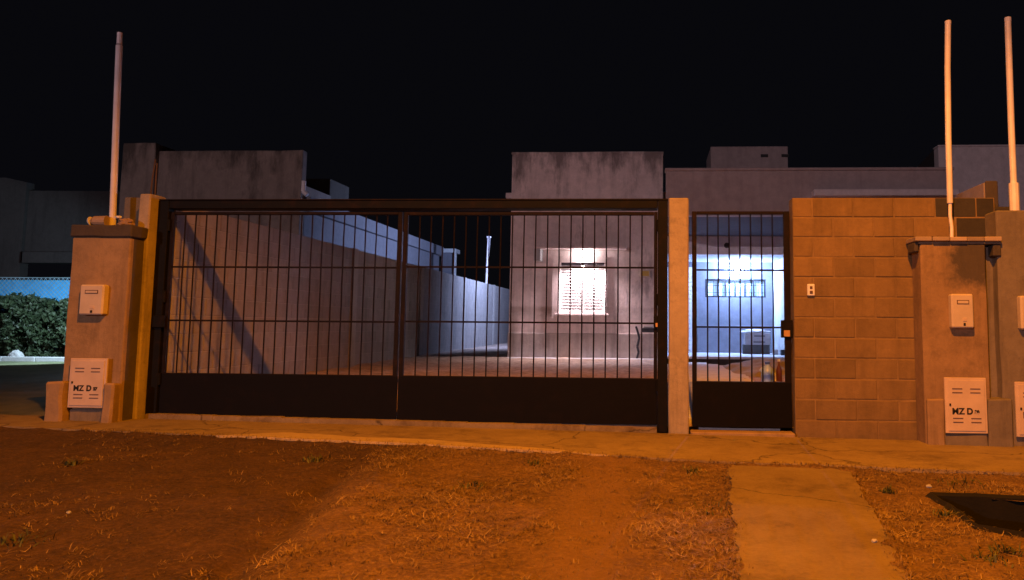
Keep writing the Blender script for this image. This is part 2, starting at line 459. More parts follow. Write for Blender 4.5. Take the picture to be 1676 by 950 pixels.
# the dug pit in the verge
def jag(poly, n, amp):
    out = []
    for i in range(len(poly)):
        a = Vector(poly[i]); b = Vector(poly[(i + 1) % len(poly)])
        for k in range(n):
            p = a.lerp(b, k / n); out.append((p.x + amp * nz(p.x * 9, p.y * 9, 5), p.y + amp * nz(p.x * 9, p.y * 9, 2)))
    return out
bm = bmesh.new()
P2 = jag(PIT, 8, 0.03)
cx = sum(p[0] for p in P2) / len(P2); cy = sum(p[1] for p in P2) / len(P2)
def ring(s, dz): return [bm.verts.new((cx + (x - cx) * s, cy + (y - cy) * s, vz(x, y) + dz)) for x, y in P2]
R0 = ring(1.13, -0.02); R1 = ring(1.05, 0.028); R2 = ring(0.985, 0.012); R3 = ring(0.93, -0.9)
for A, B in ((R0, R1), (R1, R2), (R2, R3)):
    for i in range(len(A)):
        j = (i + 1) % len(A); bm.faces.new((A[i], B[i], B[j], A[j]))
bm.faces.new(R3)
bmesh.ops.recalc_face_normals(bm, faces=bm.faces)
pit = from_bm('pit', bm, M['pit']); pit['kind'] = 'structure'; pit['label'] = 'dark open pit dug in the verge'

# pavement along the front, with a ragged near edge
def strip(name, near, far, zf, mat, thick=0.05):
    bm = bmesh.new()
    n = len(near); rows = []
    for k in range(6):
        t = k / 5
        rows.append([bm.verts.new((a[0] * (1 - t) + b[0] * t, a[1] * (1 - t) + b[1] * t, 0)) for a, b in zip(near, far)])
    for r in rows:
        for v_ in r: v_.co.z = zf(v_.co.x, v_.co.y)
    for A, B in zip(rows[:-1], rows[1:]):
        for i in range(n - 1): bm.faces.new((A[i], A[i + 1], B[i + 1], B[i]))
    low = [bm.verts.new(v_.co + Vector((0, -0.006, -thick))) for v_ in rows[0]]
    for i in range(n - 1): bm.faces.new((low[i], low[i + 1], rows[0][i + 1], rows[0][i]))
    for col_ in (0, -1):
        for A, B in zip(rows[:-1], rows[1:]):
            a, b = A[col_], B[col_]
            c = bm.verts.new(b.co - Vector((0, 0, thick))); d = bm.verts.new(a.co - Vector((0, 0, thick)))
            bm.faces.new((a, b, c, d))
    bmesh.ops.recalc_face_normals(bm, faces=bm.faces)
    o = from_bm(name, bm, mat); o['kind'] = 'structure'
    return o
def slab_z(x, y): return sw(x) + 0.004 * nz(x * 1.5, y * 1.5, 6)
joints = [-9.0, -4.15, 5.5]
for a, b in zip(joints[:-1], joints[1:]):
    n = int((b - a) / 0.035)
    xs = [a + 0.004 + (b - a - 0.008) * i / n for i in range(n + 1)]
    near = [(x, lerp_pts(EDGE, x) + 0.025 * nz(x * 3, 1, 1) + 0.02 * nz(x * 11, 2, 3)) for x in xs]
    far = [(x, 7.3) for x in xs]
    o = strip('pavement', near, far, slab_z, M['slab'] if a > -8 else M['slab_dirt'])
    o['label'] = 'concrete pavement along the front of the plot' if a > -8 else 'dirt covered pavement before the left pillar'
xs = [-3.85 + 3.5 * i / 120 for i in range(121)]
def band(x): return .5 * min(1, (x + 3.86) / .5) * min(1, max(0, (-.36 - x) / 1.1)) * (0.55 + .35 * nz(x * 1.1, 7))
near = [(x, lerp_pts(EDGE, x) + 0.025 * nz(x * 3, 1, 1) + 0.02 * nz(x * 11, 2, 3) - .012) for x in xs]
far = [(x, p[1] + .008 + max(.0, band(x)) * .8) for x, p in zip(xs, near)]
o = strip('pavement_edge', near, far, lambda x, y: slab_z(x, y) + .004, M['slab_edge'], .02); o['label'] = 'pale strip of newer concrete along the pavement edge'
# the worn concrete path down to the street
ys = [5.80 - i * 0.03 for i in range(260)]
near = [(path_edges(y)[0], y) for y in ys]; far = [(path_edges(y)[1], y) for y in ys]
def path_z(x, y):
    t = max(0.0, min(1.0, (6.2 - y) / 4.0))
    return sw(x) * (1 - 0.75 * t) - 0.008 + 0.006 * nz(x * 1.3, y * 1.3, 9)
o = strip('path', near, far, path_z, M['slab_path']); o['label'] = 'worn concrete path leading to the small gate'

# plot behind the gate
def yz(x, y):
    pts = [(7.3, 0.14), (7.6, 0.16), (9.6, 0.42), (15.5, 0.47), (26, 0.54), (40, 0.56)]
    z = lerp_pts(pts, max(7.3, y))
    if x > 0.2: z -= .09 * max(0, min(1, (y - 12.8) / 1.2))
    if y > 9: z += 0.03 * nz(x * 1.2, y * 1.2, 4) + 0.025 * nz(x * 4, y * 4, 2)
    return z
yard = grid('yard_soil', -5.12, 3.42, 7.46, 15.56, 0.09, yz, M['yard']); yard['label'] = 'bare trampled soil of the front yard'
yard2 = grid('yard_soil', -5.12, -3.0, 15.5, 34, 0.25, yz, M['yard']); yard2['label'] = 'soil of the passage beside the house'
def lz(x, y): return lerp_pts([(6.9, 0.13), (9, 0.19), (15, 0.23), (40, 0.24)], max(6.9, y)) + 0.02 * nz(x, y, 2)
lawn = grid('lawn', -40, -5.12, 7.38, 40, 0.35, lz, M['grass_dull']); lawn['label'] = 'dull short lawn of the house next door'
rl = grid('neighbour_yard', 3.4, 40, 7.4, 40, 0.9, lambda x, y: 0.1, M['soil']); rl['label'] = 'soil behind the walls on the right'

# threshold kerb below the gate
bm = bmesh.new()
for i in range(22):
    x0 = -5.16 + 5.2 * i / 22; x1 = -5.16 + 5.2 * (i + 1) / 22
    b_box(bm, x0, x1 - 0.0, 7.32 + 0.008 * nz(i * .7, 0), 7.44, sw(x0) - 0.05, sw((x0 + x1) / 2) + 0.045 + 0.006 * nz(i * .9, 5))
th = from_bm('threshold', bm, M['slab']); th['kind'] = 'structure'; th['label'] = 'low concrete threshold under the wide gate'
th2 = box('threshold', 0.37, 1.375, 7.27, 7.46, sw(.9) - 0.05, sw(.9) + 0.03, M['pillar'], bev=0.01)
th2['kind'] = 'structure'; th2['label'] = 'grey concrete step under the narrow gate'

# ------------------------------------------------------------------ gate
GY = 7.42
gf = thing('gateway', 'black steel frame with long top beam holding the wide gate', 'gateway', (-2.55, GY, 0.1))
box('post', -5.2, -5.085, GY - .05, GY + .05, 0.16, 2.42, M['black_steel'], gf)
box('post', 0.045, 0.145, GY - .05, GY + .05, 0.1, 2.42, M['black_steel'], gf)
box('beam', -5.083, 0.043, GY - .05, GY + .12, 2.335, 2.418, M['black_steel'], gf)
box('top_plate', -5.19, 0.15, GY - .058, GY + .058, 2.421, 2.433, M['brown_steel'], gf, bev=0)
def SHEET(t): return [c for c in bpy.data.objects if c.parent == t and c.name.startswith('sheet_panel')][0]
def gate_leaf(name, label, cat, x0, x1, z0, zt, zp, bars, rails, stile_l, stile_r, top_h, lock, y=GY + .005):
    t = thing(name, label, cat, ((x0 + x1) / 2, y, z0))
    box('stile', x0, x0 + stile_l, y - .02, y + .02, z0, zt, M['brown_steel'], t)
    box('stile', x1 - stile_r, x1, y - .02, y + .02, z0, zt, M['brown_steel'], t)
    a, b = x0 + stile_l + .001, x1 - stile_r - .001
    box('top_rail', a, b, y - .02, y + .02, zt - top_h, zt, M['brown_steel'], t)
    box('middle_rail', a, b, y - .018, y + .018, zp - .02, zp + .004, M['brown_steel'], t)
    box('sheet_panel', x0 + .004, x1 - .0005 + (.012 if name == 'gate_leaf' and x1 < -1 else 0), y - .026, y - .0205, z0, zp - .004, M['sheet_steel'], t, bev=.001); roughen(t.children[-1] if False else SHEET(t), .004, 2.2, 5)
    box('bottom_rail', a, b, y - .02, y + .02, z0 + .005, z0 + .04, M['sheet_steel'], t)
    for k in range(bars):
        x = a + (b - a) * (k + 1) / (bars + 1)
        bm = bmesh.new()
        nseg = 7; zs = [zp + .003 + (zt - top_h - zp - .002) * i / nseg for i in range(nseg + 1)]
        pts = [(x + 0.0035 * nz(x * 7, i * 1.7, 2) * (0 < i < nseg), y, z) for i, z in enumerate(zs)]
        b_path(bm, pts, 0.0075, 6)
        from_bm('bar', bm, M['bar_steel'], t)
    for z in rails:
        box('rail', a, b, y + .0085, y + .022, z - .009, z + .009, M['bar_steel'], t, bev=0)
    if lock:
        lx0, lx1, lz0, lz1 = lock
        lb = box('lock_box', lx0, lx1, y - .045, y + .024, lz0, lz1, M['black_steel'], t, bev=.005)
        box('lock_plate', lx0 + .02, lx1 - .03, y - .05, y - .0455, lz0 + .012, lz0 + (lz1 - lz0) * .42, M['brass'], lb, bev=0.002)
    return t
gate_leaf('gate_leaf', 'left leaf of the wide dark barred gate, lit wall behind it', 'gate', -5.08, -2.60, 0.19, 2.305, 0.62, 20, (1.725, 1.165), .035, .045, .03, None)
gate_leaf('gate_leaf', 'right leaf of the wide dark barred gate in front of the lit window', 'gate', -2.585, 0.042, 0.17, 2.305, 0.62, 20, (1.735, 1.172), .045, .035, .035, (0.005, 0.085, 1.125, 1.245))
for zz in (.5, 1.35, 2.1):
    for xh in (-5.083, .043):
        tube('hinge', (xh, GY - .03, zz), (xh, GY - .03, zz + .12), .016, M['black_steel'], gf, n=10)
lat = box('latch', -5.17, -5.045, GY - .075, GY - .051, 1.09, 1.215, M['black_steel'], gf, bev=.005)
gate_leaf('pedestrian_gate', 'narrow dark barred gate between the orange column and the block wall', 'gate', 0.392, 1.37, 0.16, 2.31, 0.6, 7, (1.715, 1.14), .045, .06, .03, (1.275, 1.385, 1.04, 1.215))

# ------------------------------------------------------------------ concrete columns of the gate
def column(name, label, x0, x1, y0, y1, z0, z1):
    t = thing(name, label, 'column', ((x0 + x1) / 2, (y0 + y1) / 2, z0))
    o = box('shaft', x0, x1, y0, y1, z0, z1, M['front_concrete'], t, bev=0.012)
    roughen(o, 0.006, 5, 6)
    return t
column('gate_column', 'orange lit concrete column between the wide and the narrow gate', 0.155, 0.355, 7.33, 7.52, 0.02, 2.435)
lc = column('gate_column', 'rough concrete column at the left end of the wide gate', -5.325, -5.205, 7.25, 7.5, 0.1, 2.47)
o = box('side_wall', -5.62, -5.327, 7.42, 7.6, 0.1, 2.46, M['pillar_old'], lc, bev=.01); roughen(o, .01, 4, 4)
for k, (x, h, lean) in enumerate(((-5.285, .40, .02), (-5.235, .36, -.01))):
    bm = bmesh.new(); b_path(bm, [(x, 7.36, 2.46), (x + lean * .4, 7.36, 2.46 + h * .5), (x + lean, 7.37, 2.46 + h)], .008, 6)
    from_bm('rod', bm, M['rebar'], lc)

# ------------------------------------------------------------------ block wall on the right
bw = thing('block_wall', 'unplastered concrete block wall beside the narrow gate', 'wall', (2.3, 7.45, 0.03))
BX0, BX1, BZ0, BZ1 = 1.388, 3.37, 0.045, 2.44
NC = 12; ch = (BZ1 - BZ0) / NC
box('mortar', BX0 + .004, BX1 - .004, 7.3555, 7.537, BZ0 - .15, BZ1 - .004, M['mortar'], bw, bev=0)
mesh_cache = {}
def block_mesh(w, h, d, mat, key='b'):
    k = (round(w, 3), round(h, 3), mat.name, key)
    if k not in mesh_cache:
        bm = bmesh.new(); b_box(bm, -w / 2, w / 2, -d / 2, d / 2, 0, h, 0.006)
        me = bpy.data.meshes.new('block'); bm.to_mesh(me); bm.free(); me.materials.append(mat)
        mesh_cache[k] = me
    return mesh_cache[k]
for r in range(NC):
    z = BZ1 - (r + 1) * ch
    x = BX0; first = True
    while x < BX1 - 0.03:
        w = 0.2 if (first and r % 2 == 0) else 0.4
        first = False
        w = min(w, BX1 - x)
        key = random.random()
        mat = M['block']
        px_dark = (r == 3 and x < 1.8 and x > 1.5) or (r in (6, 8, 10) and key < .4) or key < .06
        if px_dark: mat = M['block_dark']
        if r < 2 and x > 2.75: mat = M['block_shade']  # upper right blocks coloured dark in place of a cast shadow
        me = block_mesh(w - .011, ch - .011, .196, mat)
        link('block', me, None, bw, (x + w / 2 + random.uniform(-.002, .002), 7.448 + random.uniform(-.003, .003), z + .005 + random.uniform(-.001, .001)))
        x += w
bell = box('doorbell', 1.522, 1.594, 7.325, 7.349, 1.455, 1.572, M['plastic_white'], None, bev=.006)
tag(bell, 'small white doorbell box on the block wall', 'doorbell')
bb = box('button', 1.543, 1.573, 7.319, 7.3255, 1.475, 1.505, M['slot'], bell, bev=.002)
bb2 = box('lens', 1.545, 1.571, 7.319, 7.3255, 1.522, 1.55, M['slot'], bell, bev=.002)

# ------------------------------------------------------------------ meter pillars
def text_mesh(s, size, mat, loc, parent, name='lettering', fat=0.0, sx=1.0):
    cu = bpy.data.curves.new('t', 'FONT'); cu.body = s; cu.size = size; cu.offset = fat; cu.extrude = 0.0008
    o = bpy.data.objects.new('t', cu); C.objects.link(o)
    bpy.context.view_layer.update()
    dg = bpy.context.evaluated_depsgraph_get()
    me = bpy.data.meshes.new_from_object(o.evaluated_get(dg))
    bpy.data.objects.remove(o, do_unlink=True)
    for v_ in me.vertices:
        x, y, z = v_.co; v_.co = (x * sx, -z, y)
    me.materials.clear()
    return link(name, me, mat, parent, loc)
def meter_box(t, x0, x1, y, z0, z1):
    w, h = x1 - x0, z1 - z0
    b = box('meter_box', x0, x1, y - .075, y + .01, z0, z1, M['meter_box'], t, bev=.014)
    yf = y - .0755
    for (a, c, d, e) in ((.24, .78, .70, .82),):
        box('dial_frame', x0 + w * a, x0 + w * c, yf - .003, yf + .002, z0 + h * d, z0 + h * e, M['slot'], b, bev=0)
        box('dial_window', x0 + w * a + .007, x0 + w * c - .007, yf - .0045, yf - .0032, z0 + h * d + .007, z0 + h * e - .007, M['meter_box'], b, bev=0)
    box('catch', x0 + w * .48, x0 + w * .66, yf - .004, yf + .002, z0 + h * .2, z0 + h * .3, M['gas_door'], b, bev=.002)
    box('keyhole', x0 + w * .5, x0 + w * .6, yf - .0045, yf + .002, z0 + h * .07, z0 + h * .155, M['ink'], b, bev=.003)
    return b
def gas_door(t, x0, x1, y, z0, z1, num, label, paint=M['gas_door']):
    w, h = x1 - x0, z1 - z0
    f = box('gas_door', x0, x1, y - .012, y + .01, z0, z1, paint, t, bev=.004)
    f['label'] = label
    box('door_leaf', x0 + .022, x1 - .022, y - .02, y - .0122, z0 + .022, z1 - .022, paint, f, bev=.003)
    for zz in (.80, .73, .27, .20):
        for xa in (.17, .60):
            box('vent_slot', x0 + w * xa, x0 + w * (xa + .24), y - .0235, y - .0195, z0 + h * zz - .004, z0 + h * zz + .004, M['slot'], f, bev=0)
    box('lock_tab', x0 + .034, x0 + .05, y - .026, y - .0195, z0 + h * .49, z0 + h * .535, M['ink'], f, bev=0.002)
    text_mesh('MZ', h * .155, M['ink'], (x0 + w * .15, y - .0212, z0 + h * .345), f, fat=.0026, sx=1.0)
    text_mesh('D', h * .155, M['ink'], (x0 + w * .5, y - .0212, z0 + h * .345), f, fat=.0035, sx=.95)
    text_mesh(num, h * .08, M['ink'], (x0 + w * .69, y - .0212, z0 + h * .36), f, fat=.0035, sx=1.0)
    return f
# left pillar
LY = 7.05
lp = thing('meter_pillar', 'meter pillar left of the wide gate with dark cap and rough feet', 'pillar', (-5.55, LY + .2, 0.12))
o = box('shaft', -5.85, -5.235, LY, LY + .06, 0.12, 1.99, M['pillar'], lp, bev=.012); roughen(o, .007, 4, 6)
o = box('shaft_back', -5.845, -5.24, LY + .045, LY + .42, 0.12, 1.985, M['dark_render'], lp, bev=.0)  # rear part darker than the front skin
o = box('cap', -5.865, -5.215, LY - .02, LY + .45, 1.992, 2.115, M['pillar_dark'], lp, bev=.012); roughen(o, .012, 4, 4)
meter_box(lp, -5.672, -5.425, LY, 1.21, 1.51)
gas_door(lp, -5.722, -5.345, LY - .05, .305, .785, '27', 'gas door with black stencilled letters')
for k, (a, b) in enumerate(((-5.915, -5.735), (-5.34, -5.225))):
    o = box('foot', a, b, LY - .12, LY - .001, .15, .56 - .01 * k, M['pillar'], lp, bev=.02); roughen(o, .016, 5, 4, k)
o = box('foot_base', -5.734, -5.341, LY - .03, LY - .002, .15, .29, M['pillar_old'], lp, bev=.01); roughen(o, .012, 6, 3)
# right pillar
RY = 7.1
rp = thing('meter_pillar', 'meter pillar right of the block wall with tiled cap and damp base', 'pillar', (2.85, RY + .15, 0.02))
o = box('shaft', 2.545, 3.15, RY, RY + .245, 0.02, 1.945, M['pillar_shade'], rp, bev=.01); roughen(o, .005, 4, 6)
o = box('recess', 3.152, 3.33, RY + .13, RY + .24, 0.02, 1.94, M['pillar_old'], rp, bev=.01)
o = box('cap_slab', 2.53, 3.3, RY - .005, RY + .24, 1.947, 1.968, M['pillar_old'], rp, bev=.004)
for k in range(5):
    x = 2.49 + k * .162
    o = box('cap_tile', x, x + .155, RY - .04 + random.uniform(-.01, .01), RY + .235, 1.97, 2.012 + random.uniform(-.004, .004), M['tile'], rp, bev=.006)
o = box('cap_brick', 2.492, 2.532, RY + .0, RY + .2, 1.87, 1.966, M['pillar_dark'], rp, bev=.01)
o = box('cap_brick', 3.225, 3.3, RY + .0, RY + .12, 1.83, 1.944, M['pillar_dark'], rp, bev=.01)
meter_box(rp, 2.79, 2.995, RY, 1.148, 1.468)
gas_door(rp, 2.71, 3.09, RY - .04, .18, .69, '30', 'gas door with black stencilled letters')
o = box('foot', 2.55, 2.705, RY - .05, RY - .001, .03, .49, M['pillar'], rp, bev=.012); roughen(o, .01, 5, 4, 3)
o = box('foot', 3.1, 3.325, RY - .05, RY + .125, .02, .5, M['pillar_old'], rp, bev=.012); roughen(o, .008, 5, 3, 4)
o = box('foot_base', 2.708, 3.098, RY - .03, RY - .002, .02, .165, M['pillar_old'], rp, bev=.01); roughen(o, .014, 6, 3)
# the next pillar, cut by the edge of the photograph
np_ = thing('meter_pillar', 'taller stained pillar at the right edge, half out of view', 'pillar', (3.65, RY + .2, 0.0))
o = box('shaft', 3.27, 4.05, RY + .02, RY + .5, .0, 2.27, M['pillar_old'], np_, bev=.015); roughen(o, .01, 3.5, 6, 2)
meter_box(np_, 3.43, 3.64, RY + .02, 1.14, 1.455)
gas_door(np_, 3.365, 3.75, RY - .005, .15, .655, '29', 'shaded gas door cut by the frame')

# ------------------------------------------------------------------ service masts
def mast(label, pts, r, base=None, cap=True, split=None):
    p0 = Vector(pts[0])
    t = thing('service_mast', label, 'mast', p0, 'pipe masts on the meter pillars')
    bm = bmesh.new(); b_path(bm, pts, r, 12)
    from_bm('pipe', bm, M['pvc'], t)
    if base:
        bm = bmesh.new(); b_path(bm, base[0], base[1], 10); from_bm('lower_pipe', bm, M['pvc'], t)
    e = Vector(pts[-1])
    if cap:
        bm = bmesh.new(); b_lathe(bm, e.x, e.y, [(r * 1.06, e.z - .03), (r * 1.06, e.z + .004), (r * .9, e.z + .008)], 12)
        from_bm('weather_cap', bm, M['pvc'], t)
    return t
m1 = mast('leaning pale pipe mast on the left pillar', [(-5.555, 7.2, 2.11), (-5.575, 7.2, 2.7), (-5.6, 7.2, 3.4), (-5.62, 7.2, 4.04)], .031, cap=False)
bm = bmesh.new(); b_tube(bm, (-5.62, 7.2, 4.055), (-5.624, 7.2, 4.18), .026, .024, 10); from_bm('coupling', bm, M['pvc'], m1)
mast('pale pipe mast on the tiled pillar cap', [(2.885, 7.22, 2.36), (2.89, 7.22, 3.0), (2.905, 7.22, 3.7), (2.925, 7.22, 4.19)], .028, ([(2.89, 7.22, 2.0), (2.893, 7.22, 2.12), (2.882, 7.22, 2.24), (2.886, 7.22, 2.37)], .017))
mast('pale pipe mast at the right edge, on the stained pillar', [(3.535, 7.3, 2.56), (3.535, 7.3, 3.1), (3.54, 7.3, 3.7), (3.545, 7.3, 4.25)], .03, ([(3.535, 7.3, 2.25), (3.535, 7.3, 2.57)], .046))

# things lying on the left pillar cap
bm = bmesh.new()
b_tube(bm, (-5.68, 7.12, 2.165), (-5.56, 7.13, 2.165), .05, .056, 14)
b_tube(bm, (-5.715, 7.12, 2.163), (-5.6805, 7.12, 2.165), .028, .05, 14)
tub = from_bm('tub', bm, M['tan']); tag(tub, 'small tan tub lying left of the mast on the pillar cap', 'tub')
bm = bmesh.new(); b_tube(bm, (-5.728, 7.115, 2.158), (-5.7155, 7.115, 2.161), .044, .05, 14)
from_bm('lid', bm, M['plastic_white'], tub)
def crumple(name, cx, cy, z0, sx, sy, sz, mat, amp=.35, seed=0, parent=None, sub=3):
    bm = bmesh.new(); bmesh.ops.create_icosphere(bm, subdivisions=sub, radius=1)
    for v_ in bm.verts:
        d = v_.co.normalized()
        k = 1 + amp * (noise.noise(d * 1.6 + Vector((seed, 0, 0))) + .6 * noise.noise(d * 4 + Vector((0, seed, 0))))
        v_.co = Vector((cx + d.x * sx * k, cy + d.y * sy * k, max(z0, z0 + sz * .8 + d.z * sz * k)))
    return from_bm(name, bm, mat, parent)
bag = crumple('bag', -5.36, 7.13, 2.108, .085, .06, .045, M['orange'], .5, 3)
tag(bag, 'crumpled orange brown bag right of the mast on the pillar cap', 'bag')
crumple('bag_end', -5.425, 7.1, 2.19, .032, .02, .016, M['plastic_white'], .4, 5, bag, 2)

# ------------------------------------------------------------------ boundary wall on the left
sb = thing('boundary_wall', 'long grey boundary wall with posts running back on the left', 'wall', (-5.19, 16, .4))
box('mortar', -5.275, -5.105, 7.52, 40, 0.1, 2.415, M['side_mortar'], sb, bev=0)
posts = [12.25, 15.9, 19.6, 23.3, 27.0]
for y in posts:
    box('post', -5.3, -5.075, y - .11, y + .11, .1, 2.43, M['side_post'], sb, bev=.012)
sch = .2; nblk = 0
far_bm = bmesh.new()
segs = [(7.53, posts[0] - .11)] + [(a + .11, b - .11) for a, b in zip(posts[:-1], posts[1:])]
for s0, s1 in segs:
    for r in range(11):
        z = 2.42 - (r + 1) * sch
        y = s0; first = True
        while y < s1 - .03:
            w = .2 if (first and r % 2) else .4
            first = False; w = min(w, s1 - y)
            if y < 15.0 and z > .3:
                k = (round(w, 3), 'side')
                if k not in mesh_cache:
                    bm = bmesh.new(); b_box(bm, -.09, .09, -(w - .008) / 2, (w - .008) / 2, 0, sch - .008, .004)
                    me = bpy.data.meshes.new('block'); bm.to_mesh(me); bm.free(); me.materials.append(M['side_block']); mesh_cache[k] = me
                link('block', mesh_cache[k], None, sb, (-5.19 + random.uniform(-.001, .001), y + w / 2, z + .004)); nblk += 1
            else:
                b_box(far_bm, -5.28, -5.1 + random.uniform(-.001, .001), y + .004, y + w - .004, z + .004, z + sch - .004)
            y += w
fb = from_bm('far_blocks', far_bm, M['side_block'], sb); fb['kind'] = 'stuff'
# boundary wall on the right, its end showing above the block wall
rb = thing('boundary_wall', 'end of the tall boundary wall above the right of the block wall', 'wall', (3.45, 11, .1))
box('wall_body', 3.385, 3.515, 7.605, 15.4, .1, 2.64, M['neighbor'], rb, bev=.01)
o = box('end_shade_slab', 3.39, 3.51, 7.57, 7.603, 2.3, 2.65, M['pillar_dark'], rb, bev=.008)  # dark slab standing in for the shadow on the wall end
o = box('broken_end', 3.372, 3.6, 7.40, 7.568, .1, 2.36, M['block_shade'], rb, bev=.02); roughen(o, .02, 5, 4)

# ------------------------------------------------------------------ the house
HY = 15.5
hs = thing('house', 'grey rendered flat roofed house behind the gate with lit window', 'house', (1.0, HY + 3, .4))
# front block with a window opening
WX0, WX1, WZ0, WZ1 = -2.01, -0.99, 1.40, 2.49
def wall_hole(name, x0, x1, z0, z1, hx0, hx1, hz0, hz1, y0, y1, mat, parent):
    bm = bmesh.new()
    b_box(bm, x0, hx0, y0, y1, z0, z1); b_box(bm, hx1, x1, y0, y1, z0, z1)
    b_box(bm, hx0, hx1, y0, y1, z0, hz0); b_box(bm, hx0, hx1, y0, y1, hz1, z1)
    bmesh.ops.remove_doubles(bm, verts=bm.verts, dist=1e-5)
    # drop the inner faces shared by two boxes
    seen = {}
    for f in bm.faces:
        k = tuple(sorted(v_.index for v_ in f.verts))
    return from_bm(name, bm, mat, parent)
wall_hole('front_wall', -3.06, 0.2, .3, 4.83, WX0, WX1, WZ0, WZ1, HY, HY + .2, M['house'], hs)
o = box('parapet_cap', -3.075, 0.215, HY - .015, HY + .22, 4.832, 4.885, M['house'], hs, bev=.008); roughen(o, .008, 3, 5)
box('left_wall', -3.06, -2.86, HY + .201, 30, .3, 4.1, M['house'], hs, bev=0)
box('left_parapet', -3.058, -2.862, HY + .221, HY + 3.4, 4.102, 4.83, M['house'], hs, bev=0)
box('eave', -3.25, -2.8, HY + .3, 26, 3.93, 4.05, M['house'], hs, bev=.01)
# raised plinth skin and window surround, both proud of the wall
o = box('plinth', -3.075, 0.2, HY - .028, HY - .001, .35, 0.985, M['house_low'], hs, bev=.006)
sx0, sx1 = -2.14, -0.975
bm = bmesh.new()
b_box(bm, sx0, WX0, HY - .04, HY - .001, 0.99, 2.62); b_box(bm, WX1, sx1, HY - .04, HY - .001, .99, 2.62)
b_box(bm, WX0, WX1, HY - .04, HY - .001, .99, WZ0); b_box(bm, WX0, WX1, HY - .04, HY - .001, WZ1, 2.62)
from_bm('window_surround', bm, M['house'], hs)
box('window_hood', -2.48, -0.56, HY - .32, HY - .001, 2.755, 2.815, M['house'], hs, bev=.008)
box('hood_end', -2.5, -2.36, HY - .3, HY - .002, 2.5, 2.752, M['porch_white'], hs, bev=.008)
win = box('window', WX0 + .002, WX1 - .002, HY + .11, HY + .13, WZ0 + .002, WZ1 - .002, M['shutter'], hs, bev=0)
for (a, b, c, d) in ((WX0 + .003, WX0 + .05, WZ0 + .003, WZ1 - .003), (WX1 - .05, WX1 - .003, WZ0 + .003, WZ1 - .003), (-1.53, -1.47, WZ0 + .051, WZ1 - .051)):
    box('frame', a, b, HY + .03, HY + .108, c, d, M['shutter'], win, bev=.004)
box('frame', WX0 + .051, WX1 - .051, HY + .03, HY + .108, WZ0 + .003, WZ0 + .05, M['shutter'], win, bev=.004)
box('frame', WX0 + .051, WX1 - .051, HY + .03, HY + .108, WZ1 - .05, WZ1 - .003, M['dark_frame'], win, bev=.004)
for (a, b) in ((WX0 + .055, -1.535), (-1.465, WX1 - .055)):
    w = b - a
    bm = bmesh.new()
    b_box(bm, -w / 2, w / 2, -.004, .004, 0, .07)
    for v_ in bm.verts:
        v_.co.y += (v_.co.z - .026) * .45
    me = bpy.data.meshes.new('slat'); bm.to_mesh(me); bm.free(); me.materials.append(M['shutter'])
    for k in range(15):
        link('slat', me, None, win, ((a + b) / 2, HY + .075, WZ0 + .06 + k * .0635))
box('window_sill', WX0 - .06, WX1 + .06, HY - .075, HY - .041, WZ0 - .05, WZ0 - .005, M['house'], hs, bev=.006)
# small kerb in front of the house
box('footing', -3.2, 0.5, HY - .3, HY - .03, .3, .475, M['porch_floor'], hs, bev=.01)
# right part: porch under a projecting slab
FY = 12.6
box('fascia', 0.215, 5.1, FY, FY + .2, 3.06, 3.84, M['fascia'], hs, bev=.01)
o = box('fascia_cap', 0.2, 5.12, FY - .02, FY + .22, 3.842, 3.89, M['fascia'], hs, bev=.008)
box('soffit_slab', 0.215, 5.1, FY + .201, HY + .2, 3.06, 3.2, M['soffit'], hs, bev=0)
box('lintel', 0.202, 5.1, HY, HY + .2, 2.665, 3.058, M['lintel'], hs, bev=.008)
bm = bmesh.new(); b_tube(bm, (1.55, HY - .03, 2.86), (1.55, HY - .001, 2.86), .055, .06, 14)
from_bm('vent_cover', bm, M['dark_frame'], hs)
PB = 17.4
box('porch_ceiling', 0.25, 2.85, HY + .201, PB - .001, 2.672, 2.8, M['porch_white'], hs, bev=0)
box('porch_left_wall', 0.04, 0.2, HY + .202, PB, .3, 2.67, M['porch_white'], hs, bev=0)
box('porch_right_wall', 2.83, 3.03, HY - .0, PB, .3, 2.663, M['porch_white'], hs, bev=0)
QX0, QX1, QZ0, QZ1 = 1.225, 2.65, 1.84, 2.27
wall_hole('porch_back_wall', 0.2, 2.829, .4, 2.671, QX0, QX1, QZ0, QZ1, PB, PB + .18, M['porch_wall'], hs)
box('porch_skirting', 1.05, 2.828, PB - .02, PB - .001, .55, 1.18, M['porch_wall'], hs, bev=.006)
box('porch_floor', 0.2, 2.83, HY - .5, PB - .003, .495, .545, M['porch_floor'], hs, bev=.008)
box('floor_riser', 0.25, 2.8, HY - .3, HY - .1, .1, .494, M['pillar_dark'], hs, bev=0)  # riser coloured dark to paint the shadow below the floor edge
